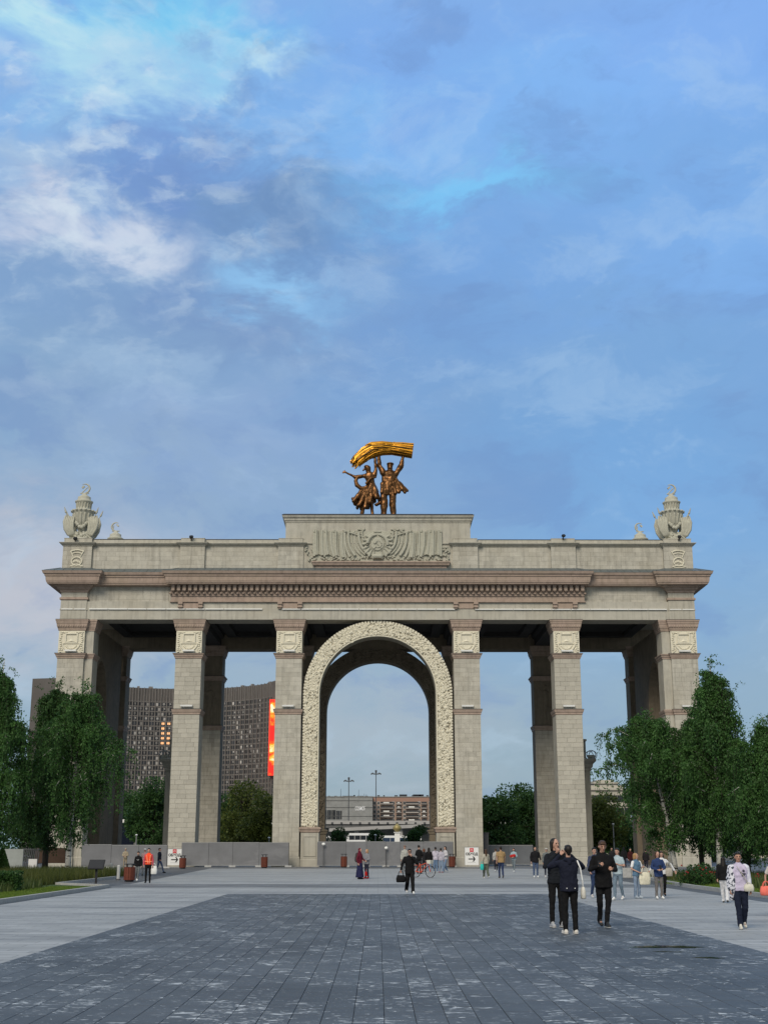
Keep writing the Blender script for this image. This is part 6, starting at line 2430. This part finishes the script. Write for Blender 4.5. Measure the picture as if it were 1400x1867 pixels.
    # shoes
    for (b, c) in ((Lk, La), (Rk, Ra)):
        up = c.z - .09 * k
        mb = MB()
        sh = Vector((c.x, c.y, c.z))
        toe = sh + v((0.012 if c.x > 0 else -.012, -.165, -.052))
        if up > .03 * k:
            toe = sh + v((0, -.145, -.085))
        toe.z = max(toe.z, .034 * k)
        heel = sh + v((0, .035, -.045))
        heel.z = max(heel.z, .036 * k)
        mb.cap(heel, toe, .046 * k, .040 * k, 12, .95, (0, 0, 1))
        mb.cap(heel + v((0, -.02, .03)), sh.lerp(toe, .45) + v((0, 0, .022)), .042 * k, .034 * k, 10)
        o_ = mb.build('shoe', fabric(shoe, rough=.6), root)
        queue(o_, max(vc * .8, .010), 2)
        if near and up < .03:
            MB().cap(Vector((heel.x, heel.y, .015 * k)), Vector((toe.x, toe.y, .015 * k)), .049 * k, .044 * k, 14, .30, (0, 0, 1)).build('sole', fabric((.5, .5, .48) if sum(shoe) < 1 else (.55, .53, .5)), o_)
    # upper clothes
    mb = MB()
    f = fat
    rings = [(hem, .175 * f, .13 * f, .0)]
    if hem < 1.0:
        rings += [(.96, .172 * f, .128 * f, 0)]
    rings += [(1.10, .158 * f, .118 * f, -.002), (1.24, .174 * f, .128 * f, -.004), (1.34, .186 * f, .120 * f, 0), (1.41, .172 * f, .104 * f, .004), (1.452, .135 * f, .088, .006), (1.492, .085, .072, .008), (1.525, .062, .062, .009)]
    torso_rings(mb, k, rings, 18)
    for z in (hem + .04, hem + .13, hem + .22):     # slack folds at the waist
        mb.ell(v((.03 * math.sin(z * 40), -.005, z)), (.176 * k * f, .133 * k * f, .022 * k))
    sl = []
    for (a, b, c) in ((Ls, Le, Lw), (Rs, Re, Rw)):
        m2 = mb if sleevecol is None else MB()
        if sleeve == 'none':
            continue
        m2.cap(a, a.lerp(b, 1.0 if sleeve == 'long' else .62), .064 * k * f, (.053 if sleeve == 'long' else .060) * k * f)
        if sleeve == 'long':
            m2.cap(b, b.lerp(c, .93), .056 * k * f, .043 * k)
            m2.ell(b.lerp(c, .3), (.058 * k, .058 * k, .03 * k))
            m2.ell(b.lerp(c, .75), (.049 * k, .049 * k, .03 * k))
        if sleevecol is not None:
            sl.append(m2)
    tp = mb.build('top', tops or fabric(top), root)
    queue(tp, vc, 2, folds=True)
    for m2 in sl:
        queue(m2.build('sleeve', fabric(sleevecol), tp), vc, 2)
    # hair or headwear
    hm = HAIRS[hair]
    mb = MB()
    if style in ('short', 'cap', 'pony', 'bun', 'long', 'fringe'):
        mb.ell(hd((0, .022, 1.682)), (.083 * k, .092 * k, .092 * k), HR_, 14, 8)
        mb.ell(hd((0, -.030, 1.725)), (.070 * k, .066 * k, .042 * k), HR_, 12, 6)
        for s in (-1, 1):
            mb.cap(hd((s * .072, .0, 1.69)), hd((s * .074, .015, 1.635)), .018 * k, .012 * k, 8)
        if style in ('short', 'fringe', 'cap'):
            mb.cap(hd((0, .055, 1.66)), hd((0, .055, 1.60)), .058 * k, .042 * k, 10)
    if style == 'fringe':
        mb.cap(hd((-.05, -.075, 1.715)), hd((.045, -.088, 1.705)), .026 * k, .022 * k, 8)
        mb.cap(hd((-.03, -.06, 1.735)), hd((.03, -.06, 1.74)), .03 * k, .03 * k, 8)
    if style == 'long':
        mb.cap(hd((0, .05, 1.66)), v((0, .085, 1.36)), .078 * k, .070 * k, 12, .7)
        for s in (-1, 1):
            mb.cap(hd((s * .068, .02, 1.68)), v((s * .088, .04, 1.42)), .028 * k, .026 * k, 8)
    if style == 'pony':
        mb.cap(hd((0, .10, 1.70)), v((0, .135, 1.40)), .036 * k, .022 * k, 8)
    if style == 'bun':
        mb.ell(hd((0, .09, 1.75)), (.045 * k, .045 * k, .045 * k))
    if style == 'bob':
        mb.ell(hd((0, .025, 1.675)), (.095 * k, .098 * k, .098 * k), HR_, 14, 8)
        for s in (-1, 1):
            mb.cap(hd((s * .075, .01, 1.69)), hd((s * .084, .01, 1.55)), .034 * k, .030 * k, 10)
        mb.cap(hd((0, .06, 1.66)), hd((0, .06, 1.55)), .078 * k, .068 * k, 10)
    if mb.v:
        queue(mb.build('hair', hm, body), vc * .85, 2)
    if style == 'cap':
        m_ = MB()
        m_.ell(hd((0, .0, 1.715)), (.086 * k, .10 * k, .055 * k), HR_, 14, 6)
        m_.ell(hd((0, -.115, 1.70)), (.06 * k, .06 * k, .010 * k), HR_, 10, 5)
        m_.build('cap', fabric(extra or (.5, .5, .48)), root, True)
    if style == 'hood':
        m_ = MB()
        m_.ell(hd((0, .028, 1.66)), (.094 * k, .10 * k, .115 * k), HR_, 14, 8)
        m_.cap(hd((0, .05, 1.60)), v((0, .03, 1.45)), .085 * k, .10 * k, 12)
        queue(m_.build('hood', fabric(top), root), vc, 2)
    if style == 'scarf':
        m_ = MB()
        m_.ell(hd((0, .018, 1.67)), (.090 * k, .10 * k, .105 * k), HR_, 14, 8)
        m_.cap(hd((0, .03, 1.60)), v((0, .02, 1.42)), .09 * k, .12 * k, 12)
        m_.cap(v((0, .05, 1.42)), v((0, .09, 1.15)), .14 * k, .12 * k, 12, .6)
        queue(m_.build('head_scarf', fabric(extra or top), root), vc, 2)
    if style == 'hoodback':
        pass
    root_w = lambda p: Vector(root.location) + Matrix.Rotation(math.radians(face), 3, 'Z') @ (Vector(p) * k)
    return root, k, root_w, dict(Lw=Lw / k, Rw=Rw / k)


def add_hood_back(root, k, c):
    m_ = MB()
    m_.cap(Vector((-.07, .075, 1.47)) * k, Vector((.07, .075, 1.47)) * k, .05 * k, .05 * k, 10)
    m_.cap(Vector((0, .09, 1.46)) * k, Vector((0, .11, 1.40)) * k, .06 * k, .045 * k, 10)
    queue(m_.build('hood', fabric(c), root), .014, 2)


def phone(p, face, label):
    o_ = MB().box(-.037, .037, -.005, .005, -.075, .075).box(-.034, .034, -.0062, -.0052, -.07, .07).build('phone', mat('phone_black', (.012, .012, .014), .25))
    o_.location = p
    o_.rotation_euler = (math.radians(-35), 0, math.radians(face))
    tag(o_, label, 'phone', 'hand-held phones')


def bag(p, w_, h_, d_, col, label, face=0, strap=.25, name='handbag', n=2, soft=.12):
    root = empty(name, p, label, name.replace('_', ' '), 'bags carried by the walkers', math.radians(face))
    mb = MB()
    for k in range(1):
        rings = [(-h_ * 1.0, w_ * .42, d_ * .4, 0), (-h_ * .94, w_ * .5, d_ * .5, 0), (-h_ * .5, w_ * (.5 + soft * .3), d_ * .55, 0), (0, w_ * .42, d_ * .22, 0)]
        torso_rings(mb, 1.0, rings, 14)
    mb.build('bag_body', fabric(col), root, True)
    for s in ((-1, 1) if n == 2 else (0,)):
        pts = []
        for j in range(11):
            t = math.pi * j / 10
            pts.append((w_ * .27 * math.cos(t), s * d_ * .18, -.02 + strap * math.sin(t)))
        MB().tube(pts, .010, 6).build('handle', fabric(col), root, True)
    return root


def backpack(rw, face, k, col, label):
    root = empty('backpack', rw((0, .20, 1.24)), label, 'backpack', None, math.radians(face))
    mb = MB()
    mb.cap((0, 0, .14 * k), (0, .01, -.16 * k), .13 * k, .14 * k, 12, .75)
    mb.build('pack', fabric(col), root, True)
    mb = MB()
    mb.cap((0, .09 * k, -.02 * k), (0, .09 * k, -.16 * k), .08 * k, .09 * k, 10, .5)
    mb.build('front_pocket', fabric(col), root, True)


# --- the four nearest
r, k, wv, j = person(1016, 1692, 1529, 12, 'man with chin-length dark hair in a dark jacket, half hidden by the photographer', (.012, .014, .018), BLK, (.35, .35, .36), 'dark', 'bob',
                     legs='stand', arms='mouth', skin=SKIN, curl=.8, lookyaw=18)
r, k, wv, j = person(1040, 1704, 1541, 186, 'person from behind in a navy jacket, both arms raised to take a photo', (.012, .014, .026), BLK, (.62, .58, .53), 'dark', 'short',
                     legs='stand', arms='photo', fat=1.10, wide=1.08, nod=-8, hem=.84, curl=.9)
add_hood_back(r, k, (.012, .014, .026))
for s in (-1, 1):
    MB().ell(Vector((s * .085, .155, .90)) * k, (.012, .012, .012)).build('rivet', WHITE, r, True)
c_ = wv((0, -.30, 1.58))
cm = empty('camera', c_, 'small black camera held up by the person in the navy jacket', 'camera', None, math.radians(186))
MB().box(-.065, .065, -.03, .03, -.04, .04).build('camera_body', BLACK, cm)
MB().tube([(0, -.03, 0), (0, -.09, 0)], .034, 14).build('lens', BLACK, cm)
st = empty('shoulder_bag', wv((.225, .02, 1.1)), 'narrow cream shoulder bag on a white strap beside the photographer', 'bag', 'bags carried by the walkers', math.radians(186))
st.location = wv((-.20, .10, 1.05))
MB().tube([Vector((.03, -.02, .40)) * k, Vector((-.01, .06, .25)) * k, Vector((-.045, .07, 0)) * k, Vector((-.06, .05, -.22)) * k], .016, 6).build('strap', fabric(WHT), st, True)
mb = MB()
torso_rings(mb, k, [(-.36, .035, .07, .03), (-.34, .05, .09, .03), (-.2, .05, .09, .03), (-.12, .02, .05, .03)], 12)
o_ = mb.build('bag_body', fabric((.55, .53, .47)), st, True)
o_.location = Vector((-.06, 0, 0)) * k
r, k, wv, j = person(1103, 1692, 1533, 4, 'man in an all-black hoodie and jogging trousers looking at his phone while walking', BLK, BLK, (.03, .032, .035), 'brown', 'fringe',
                     legs='cross', arms='phone', fat=1.06, hem=.80, nod=12, skin=SKIN2, curl=.85)
add_hood_back(r, k, BLK)
phone(wv((-.15, -.36, 1.29)), 4, 'black phone in the hand of the man in the black hoodie')
r, k, wv, j = person(1353, 1693, 1553, -6, 'woman in a black-and-white patterned cardigan over a lilac shirt, navy trousers', (.48, .43, .56), NAVY, (.60, .57, .50), 'dark', 'short',
                     legs='step2', arms='down', fat=1.12, wide=1.2, hem=.86, skin=SKIN2, sleevecol=(.60, .60, .68), bot='trousers')


def cardigan_pattern(t, tc, c):
    n_ = t.noise(tc, 17.0, 2, .5, .4)
    return t.mix(t.maprange(n_, .52, .56, 0, 1), c, (.05, .06, .085))


CARD = mat('patterned_cardigan', (.62, .62, .68), .9, .05, extra=cardigan_pattern)
mb = MB()
mb.cap(Vector((-.15, -.03, 1.38)) * k, Vector((-.19, -.06, .95)) * k, .085 * k, .10 * k, 12, .9)
mb.cap(Vector((-.19, -.06, .95)) * k, Vector((-.20, -.02, .70)) * k, .10 * k, .07 * k, 12, .7)
mb.cap(Vector((-.195, 0, 1.40)) * k, Vector((-.235, .03, 1.15)) * k, .072 * k, .076 * k, 10)
mb.cap(Vector((-.235, .03, 1.15)) * k, Vector((-.245, -.03, .95)) * k, .076 * k, .07 * k, 10)
mb.cap(Vector((-.1, .10, 1.38)) * k, Vector((-.1, .13, .75)) * k, .12 * k, .13 * k, 12, .6)
queue(mb.build('cardigan', CARD, r), .013, 2)
mb = MB()
mb.cap(Vector((.15, .03, 1.40)) * k, Vector((.20, .04, .98)) * k, .095 * k, .09 * k, 12, .9)
queue(mb.build('cardigan_side', fabric((.60, .60, .68)), r), .013, 2)
PR = mat('shirt_print', (.05, .05, .07), .8)
MB().ell(Vector((.07, -.135, 1.24)) * k, (.045 * k, .012 * k, .045 * k)).ell(Vector((.09, -.138, 1.33)) * k, (.03 * k, .012 * k, .03 * k)).ell(Vector((.03, -.142, 1.29)) * k, (.022 * k, .012 * k, .022 * k)).ell(Vector((.12, -.13, 1.26)) * k, (.022 * k, .012 * k, .022 * k)).build('shirt_print', PR, r, True)
b_ = bag(wv((.19, -.14, 1.02)), .21, .15, .09, (.55, .53, .45), 'small cream cross-body bag of the woman in the patterned cardigan', -6, .05, 'cross_body_bag', 0)
MB().tube([Vector((0, 0, -.02)), Vector((-.10, -.06, .16)) * k, Vector((-.26, -.05, .42)) * k], .008, 5).build('strap', fabric((.45, .42, .36)), b_)

# --- middle distance, right
r, k, wv, j = person(1086, 1638, 1545, 10, 'man in a blue denim jacket and jeans behind the man in the black hoodie', (.045, .055, .10), (.03, .05, .11), (.5, .5, .5), 'dark', legs='step', arms='swing', fat=1.08)
r, k, wv, j = person(1128, 1641, 1546, -32, 'dark-haired woman in a pale blue top and grey-blue jeans, half behind the man in black', (.34, .42, .46), (.14, .19, .24), WHT, 'dark', 'long', legs='step2', arms='bagfront', sleeve='short')
r, k, wv, j = person(1162, 1638, 1555, 35, 'blonde woman in a denim vest and pale jeans with a cream tote', (.10, .18, .27), LJEAN, (.40, .45, .5), 'blond', 'bob', legs='stand', arms='bagfront', sleeve='short', sleevecol=(.7, .7, .7), lookyaw=25, fat=1.1, wide=1.1)
bag(wv((.17, -.28, 1.02)), .40, .42, .10, (.66, .63, .50), 'large cream cloth tote bag carried by the blonde woman', 10, .20, 'tote_bag')
r, k, wv, j = person(1202, 1639, 1552, 4, 'woman in a navy jumper and grey trousers holding a phone before her face', (.025, .045, .12), (.14, .13, .125), WHT, 'brown', 'bob', legs='stand', arms='hold', hem=.82, curl=.9)
ARMS['face'] = ((.25, -.12, 1.22), (.06, -.26, 1.46), (-.25, -.12, 1.22), (-.04, -.26, 1.46))
phone(wv((.0, -.32, 1.18)), 4, 'small phone in the hands of the woman in the navy jumper')
r, k, wv, j = person(1209, 1634, 1552, -4, 'woman with white spread sleeves and black trousers close behind the navy jumper', (.62, .62, .63), BLK, BLK, 'dark', 'long', legs='step2', arms='spread')
bag(wv((.26, -.10, 1.12)), .24, .30, .08, (.36, .33, .28), 'beige shoulder bag at the side of the woman with white sleeves', 0, .22)
r, k, wv, j = person(1322, 1646, 1562, 165, 'long-haired person from behind in a black jacket and white trousers by the kerb', BLK, (.58, .58, .60), (.06, .06, .06), 'dark', 'long', legs='step', arms='swing', bot='wide', fat=1.18)
r, k, wv, j = person(1416, 1668, 1560, 8, 'person cut by the photo edge carrying a coral handbag', (.55, .50, .46), (.55, .40, .36), WHT, 'brown', 'long', legs='step2', arms='swing2', sleeve='short')
bag(wv((-.30, -.02, .86)), .34, .24, .16, (.75, .17, .13), 'coral pink handbag at the very edge of the photo', 8, .14)

# --- centre
r, k, wv, j = person(747, 1631, 1548, 8, 'man with sunglasses in loose black clothes and white shoes walking with a black bag', BLK, BLK, WHT, 'dark', legs='stride', arms='mouth2', bot='wide', fat=1.15, hem=.78, curl=.9)
MB().cap(Vector((-.05, -.105, 1.652)) * k, Vector((.05, -.105, 1.652)) * k, .016 * k, .016 * k, 8).build('sunglasses', BLACK, r, True)
bag(wv((-.37, -.05, .74)), .34, .26, .16, BLK, 'black carrier bag in the hand of the man with sunglasses', 8, .18)
r, k, wv, j = person(656, 1603, 1546, 60, 'woman in a dark red head scarf and top with a long navy skirt', (.11, .012, .025), (.018, .02, .06), BLK, 'dark', 'scarf', arms='oneup', bot='skirt')
backpack(wv, 60, k, (.06, .05, .05), 'dark backpack on the woman in the dark red head scarf')
r, k, wv, j = person(668.5, 1602, 1548, -40, 'girl in a grey hooded jacket with red shoes beside the dark red head scarf', (.20, .20, .22), (.03, .03, .05), (.5, .02, .02), 'blond', 'bob', arms='hold', legs='stand')
bag(wv((.02, -.02, .42)), .22, .24, .12, (.55, .02, .015), 'bright red bag standing by the girl in grey', 0, .14)
r, k, wv, j = person(738, 1594, 1541, 0, 'person in a pale waistcoat and cap behind the man with sunglasses', (.36, .36, .33), GREYC, GREYC, 'brown', 'cap', arms='down', extra=(.22, .15, .12))
r, k, wv, j = person(764, 1593, 1541, 150, 'tall person in black with a bun in the group by the orange bicycle', BLK, BLK, BLK, 'dark', 'bun', arms='hold')
r, k, wv, j = person(773, 1590, 1547, 200, 'shorter person in black standing behind the orange bicycle', (.02, .02, .022), (.02, .02, .025), BLK, 'red', 'bob', arms='hold')
r, k, wv, j = person(782, 1591, 1545, 175, 'long-haired person in a black jacket and pale jeans in the group right of the bicycle', BLK, LJEAN, WHT, 'dark', 'long', arms='down', bot='wide')
r, k, wv, j = person(794, 1591, 1544, 180, 'girl from behind with a dark ponytail, lilac shirt and blue jeans', (.47, .44, .52), (.12, .18, .28), WHT, 'dark', 'pony', arms='hold', bot='wide')
r, k, wv, j = person(804, 1591, 1546, 165, 'girl in a grey-lilac hooded top and pale jeans with red shoes', (.40, .38, .44), LJEAN, (.5, .05, .04), 'dark', 'short', arms='down', bot='wide')
r, k, wv, j = person(812, 1590, 1543, -60, 'dark-haired woman in a pale top leaning next to the arch pedestal', (.50, .48, .50), (.16, .22, .32), WHT, 'dark', 'long', arms='hold', legs='step', bot='wide')
# --- walkers before the second sign
r, k, wv, j = person(886, 1601, 1548, 195, 'brown-haired woman from behind in a pale patterned top and olive trousers', (.36, .34, .28), (.10, .115, .09), WHT, 'brown', 'long', legs='step', arms='swing', bot='wide')
bag(wv((.30, .10, .86)), .20, .34, .12, (.03, .42, .38), 'turquoise bag in the hand of the brown-haired woman', 0, .16)
r, k, wv, j = person(913.5, 1601, 1543, 182, 'man from behind in a tan waistcoat and dark blue jeans', (.30, .20, .10), (.03, .045, .10), (.06, .05, .04), 'dark', 'short', legs='step', arms='swing', sleeve='short', fat=1.15)
r, k, wv, j = person(904, 1589, 1547, 178, 'person in a pale jacket just ahead of the tan waistcoat', (.36, .35, .33), (.03, .03, .05), WHT, 'brown', 'short', arms='down', legs='step2')
bag(wv((-.05, .22, .85)), .34, .40, .16, (.02, .02, .025), 'large dark bag on the shoulder of the person ahead of the tan waistcoat', 0, .4)
r, k, wv, j = person(937, 1590, 1546, -20, 'dark-haired woman in pale blue with red cloth in her arms and grey jeans', (.27, .36, .40), (.14, .17, .19), WHT, 'dark', 'long', legs='stride', arms='hold')
MB().cap(Vector((-.14, -.24, 1.16)) * k, Vector((.10, -.25, 1.20)) * k, .11 * k, .12 * k, 10).build('red_cloth', fabric((.40, .02, .02)), r, True)
r, k, wv, j = person(976.5, 1600, 1543, 5, 'man in a black jacket and blue jeans with white shoes near the gate pier', (.012, .012, .014), (.06, .09, .16), WHT, 'dark', 'short', legs='stand', arms='oneup', fat=1.12, hem=.84)
phone(wv((.25, -.30, 1.06)), 0, 'pale lit phone in the hand of the man in the black jacket')
r, k, wv, j = person(997, 1600, 1546, -5, 'person in a grey jacket and white cap behind the photographer', (.13, .145, .15), (.03, .035, .06), WHT, 'brown', 'cap', legs='step', arms='down', fat=1.05)
# --- left
r, k, wv, j = person(251, 1606, 1552, -8, 'young man in a black sweatshirt and grey trousers beside the nearest litter bin', BLK, (.13, .14, .145), WHT, 'dark', 'short', legs='step', arms='down', nod=14)
MB().obox(Vector((0, -.145, 1.25)) * k, (.06 * k, .01 * k, .016 * k), Matrix.Rotation(.5, 3, 'Y')).obox(Vector((.05, -.145, 1.26)) * k, (.05 * k, .0102 * k, .016 * k), Matrix.Rotation(-.6, 3, 'Y')).build('chest_print', FEETG, r)
r, k, wv, j = person(269.5, 1610, 1546, 6, 'person in a bright orange safety vest and black trousers', (.85, .085, .03), BLK, BLK, 'dark', 'short', legs='stand', arms='down', hem=.92, sleeve='long', sleevecol=(.50, .09, .12))
for a_, b_2 in (((-.10, -.125, 1.40), (-.02, -.14, 1.0)), ((.10, -.125, 1.40), (.06, -.14, 1.0)), ((-.16, -.135, 1.08), (.16, -.135, 1.08))):
    MB().cap(Vector(a_) * k, Vector(b_2) * k, .022 * k, .022 * k, 6).build('reflective_strip', fabric((.95, .32, .18)), r)
bag(wv((.30, -.02, .86)), .30, .40, .14, (.68, .68, .66), 'white carrier bag in the hand of the person in the orange vest', 0, .14)
r, k, wv, j = person(263, 1597, 1547, 10, 'person with a white cap half hidden behind the orange vest', (.45, .30, .30), GREYC, BLK, 'dark', 'cap', arms='down', extra=(.7, .7, .7))
r, k, wv, j = person(290, 1592, 1546, 70, 'man in a navy jumper and jeans striding past the first detour sign', (.015, .018, .03), (.05, .075, .14), BLK, 'dark', 'short', legs='stride', arms='swing')
MB().lathe(Vector((0, .005, 1.485)) * k, [(.07 * k, 0), (.066 * k, .035 * k)], 12).build('collar', fabric(WHT), r, True)
r, k, wv, j = person(228, 1585, 1546, 0, 'figure in beige working clothes and cap before the hoarding', (.30, .25, .18), (.28, .23, .165), (.25, .2, .15), 'brown', 'cap', arms='hold', extra=(.42, .37, .28))
# --- dark crowd under the trees
for i, (px, py, pt, c, lb, hs) in enumerate((
        (1116, 1584, 1545, (.02, .02, .022), 'person in dark clothes farthest back beside the gate pier', 'short'),
        (1138, 1586, 1544, (.012, .012, .014), 'person in black under the trees beside the planter wall', 'hood'),
        (1150, 1588, 1546, (.05, .012, .012), 'person in dark maroon next to the black-hooded one under the trees', 'long'),
        (1178, 1590, 1547, (.02, .018, .02), 'person in dark clothes between the blonde woman and the birch trunk', 'short'))):
    person(px, py, pt, (0, 180, 20, 160)[i], lb, c, (.03, .03, .045), (.3, .3, .3), 'dark', hs, legs=('step', 'stand', 'step2', 'step')[i], arms='down')

# orange bicycle behind the group
g = gr(771, 1600)
bk = empty('bicycle', (g[0], g[1], 0), 'orange-red bicycle with a pale front basket held by the group', 'bicycle', None, math.radians(-35))
BKC = mat('orange_frame', (.50, .07, .03), .4, .05)
for x in (-.52, .52):
    o_ = MB().tube([(x + .33 * math.cos(t), 0, .34 + .33 * math.sin(t)) for t in [2 * math.pi * q / 24 for q in range(25)]], .022, 6).build('wheel', TYRE, bk)
    sp_ = MB()
    for q in range(8):
        t = math.pi * q / 8
        sp_.bar((x - .31 * math.cos(t), 0, .34 - .31 * math.sin(t)), (x + .31 * math.cos(t), 0, .34 + .31 * math.sin(t)), .003)
    sp_.build('spokes', FEETG, o_)
fr = MB()
for a, b in (((-.52, 0, .34), (-.12, 0, .30)), ((-.12, 0, .30), (-.22, 0, .82)), ((-.52, 0, .34), (-.2, 0, .74)), ((-.12, 0, .30), (.36, 0, .80)), ((-.2, 0, .70), (.36, 0, .86)), ((.52, 0, .34), (.33, 0, .98))):
    fr.tube([a, b], .024, 8)
fr.build('frame', BKC, bk)
MB().tube([(.33, -.28, 1.02), (.36, 0, .98), (.33, .28, 1.02)], .016, 8).build('handlebar', BLACK, bk)
MB().ell((-.24, 0, .88), (.13, .08, .04)).build('saddle', BLACK, bk, True)
MB().sqloft(.40, .62, -.15, .15, [(0, .80), (.03, 1.0)]).build('basket', fabric((.6, .58, .5)), bk)
MB().box(-.72, -.34, -.05, .05, .70, .72).build('rack', BKC, bk)

# ------------------------------------------------------------------ turn queued shapes into single skins
bpy.context.view_layer.update()
dg = bpy.context.evaluated_depsgraph_get()
done = [(o, bpy.data.meshes.new_from_object(o.evaluated_get(dg))) for o in REMESH]
for o, me in done:
    mats = list(o.data.materials)
    o.modifiers.clear()
    o.data = me
    if not me.materials:
        for m_ in mats:
            me.materials.append(m_)
    me.polygons.foreach_set('use_smooth', [True] * len(me.polygons))
